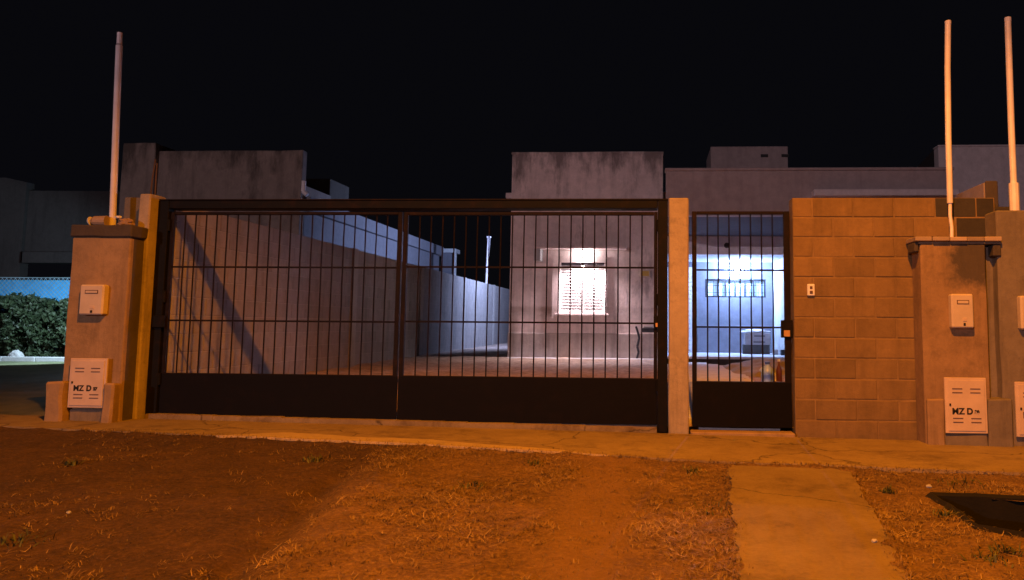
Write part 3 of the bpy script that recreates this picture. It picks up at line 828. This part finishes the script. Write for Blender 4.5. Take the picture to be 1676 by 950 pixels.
# window at the back of the porch
w2 = box('porch_window', QX0 + .002, QX1 - .002, PB + .09, PB + .11, QZ0 + .002, QZ1 - .002, M['pane'], hs, bev=0)
for (a, b, c, d) in ((QX0 + .003, QX1 - .003, QZ1 - .04, QZ1 - .003), (QX0 + .003, QX1 - .003, QZ0 + .003, QZ0 + .035)):
    box('frame', a, b, PB + .02, PB + .088, c, d, M['dark_frame'], w2, bev=.003)
for x in (QX0 + .022, 1.53, 1.72, 1.94, 2.16, 2.36, QX1 - .022):
    box('mullion', x - .018, x + .018, PB + .03, PB + .08, QZ0 + .037, QZ1 - .042, M['dark_frame'], w2, bev=.003)
for x in (1.42, 1.63, 1.83, 2.05, 2.26, 2.47, 2.55):
    tube('grille_bar', (x, PB + .012, QZ0 + .004), (x, PB + .012, QZ1 - .004), .007, M['dark_frame'], w2, n=6)
for z in (1.95, 2.12):
    tube('grille_bar', (QX0 + .004, PB + .01, z), (QX1 - .004, PB + .01, z), .006, M['dark_frame'], w2, n=6)
# slatted white door
dr = box('slatted_door', 0.30, 1.0, PB - .03, PB - .002, .55, 2.55, M['shutter'], hs, bev=.004)
bm = bmesh.new(); b_box(bm, -.3, .3, -.012, .012, 0, .085, .006)
me = bpy.data.meshes.new('slat'); bm.to_mesh(me); bm.free(); me.materials.append(M['shutter'])
for k in range(19): link('slat', me, None, dr, (.65, PB - .045, .62 + k * .098))
# roof box
rbx = box('roof_box', 1.34, 3.13, 17.0, 18.4, 3.9, 5.36, M['fascia'], hs, bev=.01)
for x in (2.5, 2.98): box('vent', x, x + .17, 16.985, 16.9985, 5.1, 5.17, M['black_plastic'], rbx, bev=0)
box('roof_slab', -2.85, 5.1, HY + .25, 25, 3.85, 4.05, M['house'], hs, bev=0)
box('canopy_edge', 2.7, 5.1, 12.35, 12.58, 3.36, 3.47, M['neighbor_right'], hs, bev=.01)
# small fittings on the front wall
pl = box('number_plaque', -.285, -.06, HY - .07, HY - .002, 2.175, 2.33, M['meter_box'], None, bev=.01)
tag(pl, 'small yellow faced box on the front wall right of the window', 'wall box')
box('face_plate', -.255, -.09, HY - .0745, HY - .0705, 2.2, 2.305, M['yellow'], pl, bev=.002)
tp = thing('wall_tap', 'grey tap box and dark pipe low on the front wall', 'tap', (-.1, HY - .03, .48))
box('tap_box', -.22, .16, HY - .16, HY - .03, 1.02, 1.11, M['dark_frame'], tp, bev=.01)
box('tap_lid', -.2, .0, HY - .15, HY - .04, 1.111, 1.15, M['carton'], tp, bev=.01)
bm = bmesh.new(); b_path(bm, [(-.36, HY - .04, 1.14), (-.32, HY - .045, 1.02), (-.29, HY - .04, .9), (-.33, HY - .045, .72), (-.3, HY - .04, .6), (-.34, HY - .045, .47)], .022, 8)
from_bm('pipe', bm, M['dark_frame'], tp)

# lamps on the house
lw = thing('wall_lamp', 'glaring lamp under the hood above the lit window', 'lamp', (-1.45, HY - .12, 2.62))
bm = bmesh.new(); b_lathe(bm, -1.45, HY - .16, [(.055, 2.73), (.055, 2.754)], 14); from_bm('base', bm, M['white_paint'], lw)
bm = bmesh.new(); b_lathe(bm, -1.45, HY - .16, [(.02, 2.6), (.05, 2.62), (.065, 2.66), (.05, 2.705), (.035, 2.7295)], 16); from_bm('bulb', bm, M['lamp_glass'], lw, smooth=True)
add_light('bulb_light', 'SPOT', (-1.45, HY - .125, 2.6), WINDOW_LAMP[0], WINDOW_LAMP[1], lw, .05, math.radians(136), .8, (-1.45, HY - .25, .6))
lpo = thing('wall_lamp', 'bright cool lamp above the long porch window', 'lamp', (1.98, PB - .1, 2.42))
bm = bmesh.new(); b_tube(bm, (1.98, PB - .03, 2.5), (1.98, PB - .001, 2.5), .07, .07, 16); from_bm('base', bm, M['white_paint'], lpo)
bm = bmesh.new(); b_lathe(bm, 1.98, PB - .1, [(.03, 2.42), (.06, 2.44), (.07, 2.5), (.06, 2.55), (.03, 2.57)], 18); from_bm('globe', bm, M['lamp_glass_cool'], lpo, smooth=True)
add_light('globe_light', 'POINT', (1.98, PB - .26, 2.5), PORCH_LAMP[0], PORCH_LAMP[1], lpo, .07)
lsd = thing('wall_lamp', 'cool lamp on the side wall of the house, hidden round the corner', 'lamp', (-3.12, 21.0, 3.4))
box('bracket', -3.16, -3.062, 20.96, 21.04, 3.52, 3.58, M['white_paint'], lsd)
bm = bmesh.new(); b_lathe(bm, -3.17, 21.0, [(.03, 3.36), (.06, 3.4), (.06, 3.48), (.03, 3.5195)], 14); from_bm('globe', bm, M['lamp_glass_cool'], lsd, smooth=True)
add_light('globe_light', 'SPOT', (-3.3, 21.0, 3.42), SIDE_LAMP[0], SIDE_LAMP[1], lsd, .08, math.radians(168), .6, (-7.7, 22.2, 2.0))

# ------------------------------------------------------------------ things on the porch and in the yard
for k, x in enumerate((2.12, 2.32, 2.52)):
    bm = bmesh.new()
    z0 = .547
    b_box(bm, x - .095, x + .095, 16.7, 16.74, z0, z0 + .2); b_box(bm, x - .095, x + .095, 16.86, 16.9, z0, z0 + .2)
    b_box(bm, x - .095, x - .06, 16.74, 16.86, z0, z0 + .2); b_box(bm, x + .06, x + .095, 16.74, 16.86, z0, z0 + .2)
    hb = from_bm('hollow_block', bm, M['grey_block'])
    tag(hb, ('left', 'middle', 'right')[k] + ' one of three dark blocks under the cartons on the porch', 'block', 'dark blocks under the cartons')
for k, z in enumerate((.752, .885)):
    c = box('carton', 2.07 + .01 * k, 2.62, 16.62, 17.0, z, z + .128, M['carton'], None, bev=.006)
    tag(c, ('lower', 'upper')[k] + ' pale carton of the stack on the porch', 'carton', 'cartons on the porch')
    box('print_band', 2.24 + .02 * k, 2.5, 16.615, 16.6195, z + .045, z + .08, M['carton_print'], c, bev=0)
pb_ = crumple('plastic_sheet', 2.3, 16.78, 1.016, .3, .16, .045, M['plastic_white'], .4, 8)
tag(pb_, 'crumpled white plastic sheet on top of the cartons', 'plastic sheet')
bx1 = box('box', 2.64, 2.75, 16.4, 16.5, .547, .66, M['carton'], None, bev=.005); tag(bx1, 'small pale box beside the carton stack', 'box')
bx2 = box('box', 2.755, 2.826, 16.05, 16.15, .547, .665, M['black_plastic'], None, bev=.005); tag(bx2, 'small black box at the right end of the porch floor', 'box')
# water jug
JX, JY = 1.432, 9.35; jz = yz(JX, JY) - .005
m_jug = NT('jug plastic tinted by light'); m_jug.col((0.34, 0.52, 0.95)); m_jug.rough(0.3); m_jug.b.inputs['Transmission Weight'].default_value = 0.15  # blue in the colour stands in for cool porch light
jug = thing('water_jug', 'clear plastic water jug with blue cap behind the narrow gate', 'jug', (JX, JY, jz))
bm = bmesh.new(); b_lathe(bm, JX, JY, [(.055, jz), (.078, jz + .015), (.08, jz + .1), (.076, jz + .11), (.08, jz + .12), (.08, jz + .19), (.06, jz + .245), (.03, jz + .275), (.026, jz + .295)], 20)
from_bm('body', bm, m_jug.m, jug, smooth=True)
bm = bmesh.new(); b_lathe(bm, JX, JY, [(.032, jz + .2955), (.032, jz + .325)], 14); from_bm('cap', bm, M['blue_cap'], jug)
bm = bmesh.new(); b_path(bm, [(JX - .07, JY - .03, jz + .19), (JX - .1, JY - .04, jz + .22), (JX - .06, JY - .03, jz + .262), (JX - .028, JY - .01, jz + .27)], .009, 6); from_bm('handle', bm, m_jug.m, jug)
BXB, BYB = 1.62, 9.62; bz = yz(BXB, BYB) - .005
bot = thing('bottle', 'small dark red bottle right of the water jug', 'bottle', (BXB, BYB, bz))
bm = bmesh.new(); b_lathe(bm, BXB, BYB, [(.035, bz), (.038, bz + .02), (.038, bz + .18), (.014, bz + .25), (.013, bz + .29)], 14); from_bm('body', bm, M['red'], bot, smooth=True)
bm = bmesh.new(); b_lathe(bm, BXB, BYB, [(.017, bz + .2905), (.017, bz + .32)], 10); from_bm('cap', bm, M['plastic_white'], bot)
cl = crumple('rag', 1.56, 9.42, yz(1.56, 9.42), .075, .06, .04, M['orange'], .5, 2); tag(cl, 'crumpled orange rag beside the water jug', 'rag')
cl2 = crumple('plastic_bag', 1.545, 9.66, yz(1.54, 9.66), .05, .05, .075, M['plastic_white'], .5, 6); tag(cl2, 'crumpled white bag behind the orange rag', 'bag')
for k, (x, s) in enumerate(((1.19, .045), (1.29, .035))):
    y = 9.72 + .03 * k
    w = crumple('rubble', x, y, yz(x, y) - .01, s, s * .8, s * .75, M['orange'], .4, 11 + k, None, 2)
    tag(w, ('larger', 'smaller')[k] + ' pale lump on the soil left of the water jug', 'rubble', 'pale lumps by the water jug')
# sand heap and yard path
def heap_z(x, y):
    d = ((x - 1.9) / .95) ** 2 + ((y - 12.0) / 1.6) ** 2
    return yz(x, y) - .03 + .2 * max(0, 1 - d) * (1 + .5 * nz(x * 3, y * 3, 1)) + .03 * nz(x * 6, y * 6, 3) * (d < 1)
hp = grid('sand_heap', .9, 2.85, 10.4, 13.7, .07, heap_z, M['sand'], kind=None)
tag(hp, 'low heap of grey sand in the yard before the porch', 'sand heap')
ysp = [7.6 + 7.2 * i / 60 for i in range(61)]
yp = strip('yard_path', [(.36, y) for y in ysp][::-1], [(1.16 + .12 * (y < 10.5) - .1 * max(0, y - 10.5) / 4 + .03 * nz(1, y * 3), y) for y in ysp][::-1], lambda x, y: max(yz(.7, y), yz(1.1, y)) + .05, M['porch_floor'], .12)
yp['label'] = 'pale concrete path from the narrow gate to the porch'

# ------------------------------------------------------------------ house next door on the left
nl = thing('house', 'left neighbour house with stained parapet above the gate', 'house', (-9.6, 18, .2))
o = box('front_wall', -11.0, -7.72, HY, HY + .2, .1, 4.95, M['neighbor'], nl, bev=.01); roughen(o, .01, 2, 5)
o = box('corner_pier', -11.75, -11.002, HY - .12, HY + .6, .1, 5.1, M['neighbor'], nl, bev=.015); roughen(o, .012, 2, 5)
box('left_wall', -11.74, -11.54, HY + .601, 26, .1, 4.2, M['neighbor'], nl, bev=0)
box('side_wall', -7.92, -7.72, HY + .201, 26.0, .1, 3.62, M['neighbor_side'], nl, bev=0)
box('roof_edge', -8.1, -7.6, HY + .201, 26.15, 3.622, 3.95, M['neighbor_side'], nl, bev=.01)
box('side_parapet', -7.95, -7.72, HY + .202, 17.0, 3.952, 4.2, M['neighbor'], nl, bev=.01)
box('roof_tank_base', -8.4, -7.76, 17.002, 18.1, 3.952, 4.62, M['dark_render'], nl, bev=.01)
box('flat_roof', -11.5, -8.11, HY + .25, 26, 3.7, 3.9, M['neighbor'], nl, bev=0)
bm = bmesh.new(); b_path(bm, [(-7.64, HY - .05, 4.25), (-7.64, HY - .05, 4.02), (-7.55, HY - .05, 3.94)], .05, 10)
from_bm('downpipe', bm, M['pvc'], nl)
rear = box('rear_wing', -7.71, -7.3, 26.2, 26.6, .2, 3.75, M['neighbor_side'], nl, bev=.01)
box('rear_roof', -7.8, -7.15, 26.1, 26.7, 3.752, 3.9, M['white_paint'], nl, bev=.01)
box('rear_post', -7.2, -7.12, 26.05, 26.15, .2, 3.751, M['white_paint'], nl, bev=.01)
# far pole behind the boundary wall
fp = tube('pole', (-5.28, 22.8, .4), (-5.2, 22.8, 3.9), .045, M['pvc'], None); tag(fp, 'thin pale pole standing behind the far boundary wall', 'pole')
box('pole_cap', -5.26, -5.13, 22.74, 22.86, 3.9, 3.94, M['pvc'], fp, bev=.008)

# ------------------------------------------------------------------ white house on the right
nr = thing('house', 'pale house at the right edge behind the pipe masts', 'house', (8.5, 18, .1))
box('front_wall', 5.99, 12.0, HY, HY + .25, .0, 4.96, M['neighbor_right'], nr, bev=.01)
prism_pts = [(HY + .251, 0.0), (18.4, 0.0), (18.4, 4.55), (HY + .251, 4.96)]
bm = bmesh.new()
A = [bm.verts.new((5.99, y, z)) for y, z in prism_pts]; B_ = [bm.verts.new((6.2, y, z)) for y, z in prism_pts]
bm.faces.new(A); bm.faces.new(B_[::-1])
for i in range(4): bm.faces.new((A[(i + 1) % 4], A[i], B_[i], B_[(i + 1) % 4]))
bmesh.ops.recalc_face_normals(bm, faces=bm.faces)
from_bm('side_wall', bm, M['dark_house'], nr)  # dark colour paints this side wall as unlit
box('front_parapet', 5.98, 12.0, HY - .015, HY + .26, 4.962, 5.0, M['neighbor_right'], nr, bev=.008)

# ------------------------------------------------------------------ far left: dark house, fence, hedge
dh = thing('house', 'dark house with a shaded opening behind the hedge at the far left', 'house', (-18, 24, .2))
prism('front_wall', [(-26, .2), (-19.9, .2), (-19.9, 5.55), (-20.6, 5.7), (-26, 5.85)], 22, 22.3, M['dark_house'], dh)
prism('front_wing', [(-19.89, 3.3), (-14.0, 3.3), (-14.0, 5.25), (-19.89, 5.3)], 22.1, 22.4, M['dark_house'], dh)
box('porch_beam', -19.5, -14.0, 21.6, 22.09, 2.95, 3.29, M['dark_house'], dh, bev=.01)
box('porch_back', -19.89, -14.0, 24.5, 24.7, .2, 3.29, M['black_plastic'], dh, bev=0)
box('porch_pier', -14.3, -14.0, 22.1, 22.4, .2, 3.29, M['dark_house'], dh, bev=.01)
box('roof', -26, -14.0, 22.41, 28, 4.6, 4.8, M['dark_house'], dh, bev=0)
# chain link fence with shade cloth
cf = thing('chain_link_fence', 'chain link fence backed with bright blue cloth above the hedge', 'fence', (-16.5, 18.6, .24))
FX0, FX1, FYY = -21.5, -13.0, 18.6
bm = bmesh.new()
n = 60; A = []; B_ = []
for i in range(n + 1):
    x = FX0 + (FX1 - FX0) * i / n; yy = FYY + .06 + .03 * nz(x * 1.2, 3)
    A.append(bm.verts.new((x, yy, .4))); B_.append(bm.verts.new((x, yy + .02 * nz(x * 2, 7), 2.24 + .015 * nz(x * 3, 1))))
for i in range(n): bm.faces.new((A[i], A[i + 1], B_[i + 1], B_[i]))
sc = from_bm('shade_cloth', bm, M['cloth'], cf, smooth=True)
so = sc.modifiers.new('thick', 'SOLIDIFY'); so.thickness = .004
bm = bmesh.new()
st = .12; z0, z1 = 1.3, 2.3; hh = z1 - z0
x = FX0
def flat_wire(bm, a, b, w=.006):
    a, b = Vector(a), Vector(b); d = (b - a).normalized(); p = Vector((0, 1, 0)).cross(d) * w
    q = Vector((0, -w, 0))
    V_ = [bm.verts.new(a + p), bm.verts.new(b + p), bm.verts.new(b + q), bm.verts.new(a + q), bm.verts.new(b - p), bm.verts.new(a - p)]
    bm.faces.new((V_[0], V_[1], V_[2], V_[3])); bm.faces.new((V_[3], V_[2], V_[4], V_[5]))
while x < FX1 - hh:
    flat_wire(bm, (x, FYY, z0), (x + hh, FYY, z1)); flat_wire(bm, (x + hh, FYY - .008, z0), (x, FYY - .008, z1)); x += st
wm = from_bm('wire_mesh', bm, M['wire'], cf); wm['kind'] = 'stuff'
for x in (-20.4, -17.6, -14.8): tube('post', (x, FYY - .04, .2), (x, FYY - .04, 2.34), .03, M['wire'], cf)
tube('top_wire', (FX0, FYY - .02, 2.3), (FX1, FYY - .02, 2.3), .012, M['wire'], cf, n=6)
# hedge
def leaf_cloud(name, n, box_, mat, parent, size, holes=.0):
    x0, x1, y0, y1, z0, z1 = box_
    V = np.zeros((n * 4, 3)); 
    cnt = 0; cents = []
    while cnt < n:
        p = rng.uniform((x0, y0, z0), (x1, y1, z1))
        top = z1 - .25 + .28 * nz(p[0] * 1.1, p[1], 4) + .1 * nz(p[0] * 4, p[1] * 4, 5)
        fr = y0 + .3 + .45 * nz(p[0] * 1.3, p[2] * 1.5, 7) + .22 * nz(p[0] * 4, p[2] * 4, 9)
        if p[2] > top or p[1] < fr: continue
        if p[1] > fr + .45 and p[2] < top - .3 and rng.random() < .75: continue
        if nz(p[0] * 3.2, p[1] * 3.2, p[2] * 3.2) < -.22: continue
        cents.append(p); cnt += 1
    cents = np.array(cents)
    u = rng.normal(size=(n, 3)); u /= np.linalg.norm(u, axis=1)[:, None]
    w = rng.normal(size=(n, 3)); w -= (w * u).sum(1)[:, None] * u; w /= np.linalg.norm(w, axis=1)[:, None]
    s = rng.uniform(.6, 1.3, n)[:, None] * size
    V[0::4] = cents - u * s; V[1::4] = cents + w * s * .45; V[2::4] = cents + u * s; V[3::4] = cents - w * s * .45
    me = bpy.data.meshes.new(name); me.from_pydata(V.tolist(), [], [(4 * i, 4 * i + 1, 4 * i + 2, 4 * i + 3) for i in range(n)])
    return link(name, me, mat, parent, (0, 0, 0))
hd = thing('hedge', 'dense dark hedge below the blue cloth at the far left', 'hedge', (-16, 17.6, .24))
WORLD_LOC[hd.name] = Vector((-16, 17.6, .24))
fo = leaf_cloud('foliage', 42000, (-20.5, -13.3, 16.9, 18.4, .28, 1.95), M['leaf'], hd, .062)
for i in range(16):
    x = -20.2 + .45 * i
    tube('stem', (x, 17.7, .2), (x + .1, 17.7, 1.1), .025, M['rebar'], hd, n=6, r1=.01)
kb = thing('garden_kerb', 'pale kerb edging the lawn in front of the hedge', 'kerb', (-16, 16.7, .2))
x = -20.6
while x < -13.4:
    box('kerb_stone', x, x + .79, 16.3 + (x + 13.4) * -.0 , 16.45, .18, .33, M['kerb'], kb, bev=.012); x += .8
st_ = crumple('stone', -14.95, 16.62, .24, .16, .1, .12, M['kerb'], .3, 4); tag(st_, 'pale rounded stone on the kerb before the hedge', 'stone')
ly = thing('yard_lamp', 'cool lamp on the corner of the left neighbour house', 'lamp', (-12.1, 15.0, 2.5))
box('bracket', -12.12, -11.752, 15.42, 15.48, 2.6, 2.66, M['white_paint'], ly)
bm = bmesh.new(); b_lathe(bm, -12.1, 15.45, [(.03, 2.43), (.06, 2.47), (.06, 2.55), (.03, 2.5995)], 14); from_bm('globe', bm, M['lamp_glass_cool'], ly, smooth=True)
add_light('globe_light', 'SPOT', (-12.25, 15.3, 2.5), YARD_LAMP[0], YARD_LAMP[1], ly, .08, math.radians(104), .35, (-14.7, 16.5, 1.15))

# ------------------------------------------------------------------ street lamps (out of view behind the camera)
def street_lamp(label, head, pole_xy, lens, power, col, aim, size, blend):
    t = thing('street_lamp', label, 'street lamp', (pole_xy[0], pole_xy[1], 0))
    hx, hy, hz = head
    bm = bmesh.new(); b_tube(bm, (pole_xy[0], pole_xy[1], -.5), (pole_xy[0], pole_xy[1], hz - .4), .11, .07, 12); from_bm('pole', bm, M['wire'], t)
    bm = bmesh.new(); b_path(bm, [(pole_xy[0], pole_xy[1], hz - .4), (pole_xy[0] * .5 + hx * .5, pole_xy[1] * .5 + hy * .5, hz + .05), (hx, hy, hz + .12)], .035, 10); from_bm('arm', bm, M['wire'], t)
    bm = bmesh.new(); b_lathe(bm, hx, hy, [(.17, hz + .06), (.19, hz + .1), (.13, hz + .19), (.05, hz + .22)], 18); from_bm('head', bm, M['wire'], t)
    bm = bmesh.new(); b_lathe(bm, hx, hy, [(.09, hz + .02), (.155, hz + .0595)], 18); from_bm('lens', bm, lens, t)
    add_light('lamp_light', 'SPOT', (hx, hy, hz - .03), power, col, t, .11, size, blend, aim)
street_lamp('orange street lamp standing behind the camera', SODIUM_POS, (2.6, -2.2), M['sodium_glass'], SODIUM_POWER, SODIUM_COL, (.45, 1.4, 0), math.radians(124), .4)
street_lamp('far pale street lamp across the street', WHITE_POS, (-14.5, -28.5), M['white_lens'], WHITE_POWER, WHITE_COL, (0, 10, 2.0), math.radians(70), .3)

# ------------------------------------------------------------------ dry grass, straw and pebbles on the verge
def on_slab(x, y):
    if y > lerp_pts(EDGE, x) + .02: return True
    if y < 5.85:
        l, r = path_edges(y)
        if l - .01 < x < r + .01: return True
    return False
def blades(name, n, x0, x1, y0, y1, lmin, lmax, flat, width, mat, zf, dens=None, label=None, reject=None, tuft=None, spots=None):
    pts = []
    while len(pts) < n and not spots:
        P = rng.uniform((x0, y0), (x1, y1), (n, 2))
        for x, y in P:
            if abs(x - 0.0) > .62 * y + 1.2 or (reject and reject(x, y)): continue
            if dens and rng.random() > dens(x, y): continue
            pts.append((x, y))
            if len(pts) >= n: break
    if spots: pts = spots
    if tuft:
        q = []
        for x, y in pts:
            sz = rng.uniform(.4, 1.6)
            for _ in range(int(rng.integers(*tuft[0]))):
                q.append((x + rng.normal(0, tuft[1] * sz), y + rng.normal(0, tuft[1] * sz)))
        pts = [p for p in q if not (reject and reject(*p))]
    V = []; Fc = []
    for x, y in pts:
        z = zf(x, y); a = rng.uniform(0, 2 * math.pi); L = rng.uniform(lmin, lmax); tilt = rng.uniform(*flat)
        dx, dy = math.cos(a), math.sin(a); w = width * rng.uniform(.6, 1.4); b = len(V)
        cu = rng.uniform(-.6, .6)
        ex, ey = math.cos(a + cu), math.sin(a + cu)
        h1 = L * .5 * math.sin(tilt); r1 = L * .5 * math.cos(tilt)
        t2 = tilt * rng.uniform(.1, .9); h2 = h1 + L * .5 * math.sin(t2); r2x = r1 * dx + L * .5 * math.cos(t2) * ex; r2y = r1 * dy + L * .5 * math.cos(t2) * ey
        V += [(x - dy * w, y + dx * w, z), (x + dy * w, y - dx * w, z), (x + r1 * dx + dy * w * .8, y + r1 * dy - dx * w * .8, z + h1 + .002), (x + r1 * dx - dy * w * .8, y + r1 * dy + dx * w * .8, z + h1 + .002), (x + r2x, y + r2y, z + h2)]
        Fc += [(b, b + 1, b + 2, b + 3), (b + 3, b + 2, b + 4)]
    me = bpy.data.meshes.new(name); me.from_pydata(V, [], Fc)
    o = link(name, me, mat, None, (0, 0, 0)); o['kind'] = 'stuff'; o['label'] = label; o['category'] = 'grass'
    return o
rej = lambda x, y: on_slab(x, y) or in_pit(x, y)
def dn(x, y):
    k = .1 + 1.5 * max(0, nz(x * 1.1, y * 1.1, 12) + .12) + .5 * max(0, nz(x * 5, y * 5, 3))
    d = (x + 1.93) * .99 + (y - 4.5) * .15
    if abs(x + .33) < .22: k *= .25
    return min(1, k * (1.0 if d > 0 else .16))
blades('dry_grass', 2900, -7.5, 4.6, 2.7, 6.75, .012, .055, (.03, .75), .0017, M['straw'], vz, dn, 'short dry mown grass in uneven tufts on the verge', rej, ((4, 22), .022))
blades('dry_grass', 6000, -7.5, 4.6, 2.7, 6.75, .008, .03, (.1, 1.0), .0016, M['straw_dark'], vz, None, 'dark low grass stubble on the verge', rej)
blades('straw_clippings', 2000, -7.0, 4.4, 2.7, 6.6, .02, .095, (.0, .4), .0018, M['straw_pale'], lambda x, y: vz(x, y) + .01, lambda x, y: dn(x, y) ** 2, 'pale straw clippings lying on the verge', rej, ((1, 4), .03))
weed_spots = [(1.75, 3.85), (1.62, 3.72), (1.9, 3.6), (1.72, 4.55), (1.6, 5.2), (-0.9, 5.7), (-2.6, 5.6), (-1.2, 4.9), (.35, 4.6), (-4.2, 5.2), (2.2, 5.45), (.3, 5.6), (-3.2, 3.6), (1.35, 3.3)]
blades('weeds', len(weed_spots), 0, 1, 0, 1, .03, .075, (.3, 1.3), .0035, M['weed'], vz, None, 'few dark green weed tufts on the verge', rej, ((25, 60), .05), weed_spots)
blades('dry_grass', 2500, -7, 4.4, 5.4, 6.9, .015, .05, (.1, 1.2), .0022, M['straw'], lambda x, y: max(vz(x, y), slab_z(x, y) - .01), lambda x, y: max(0, 1 - abs(y - lerp_pts(EDGE, x)) / .06), 'grass fringe along the pavement edge', in_pit)
pe = []
for k in range(420):
    y = rng.uniform(2.8, 5.85); l, r = path_edges(y)
    pe.append((l + rng.normal(-.005, .02), y) if k % 2 else (r + rng.normal(.005, .02), y))
blades('dry_grass', 420, 0, 1, 0, 1, .012, .045, (.1, 1.2), .0018, M['straw'], lambda x, y: max(vz(x, y), path_z(x, y) - .012), None, 'dry grass fringe along the path edges', in_pit, ((2, 9), .018), pe)
blades('lawn_grass', 16000, -14, -5.6, 7.4, 16.2, .03, .07, (.5, 1.4), .004, M['grass_dull'], lz, None, 'short lawn of the neighbouring house', None)
for k, (x, y, s, lab) in enumerate(((1.14, 3.95, .016, 'single white pebble on the concrete path'), (1.93, 5.36, .02, 'pale pebble in the grass behind the pit'), (-3.3, 4.1, .013, 'tiny pale pebble on the dark left verge'))):
    z = path_z(x, y) if k == 0 else vz(x, y)
    pbl = crumple('pebble', x, y, z - .003, s, s * .8, s * .7, M['kerb'], .3, 20 + k, None, 2); tag(pbl, lab, 'pebble')
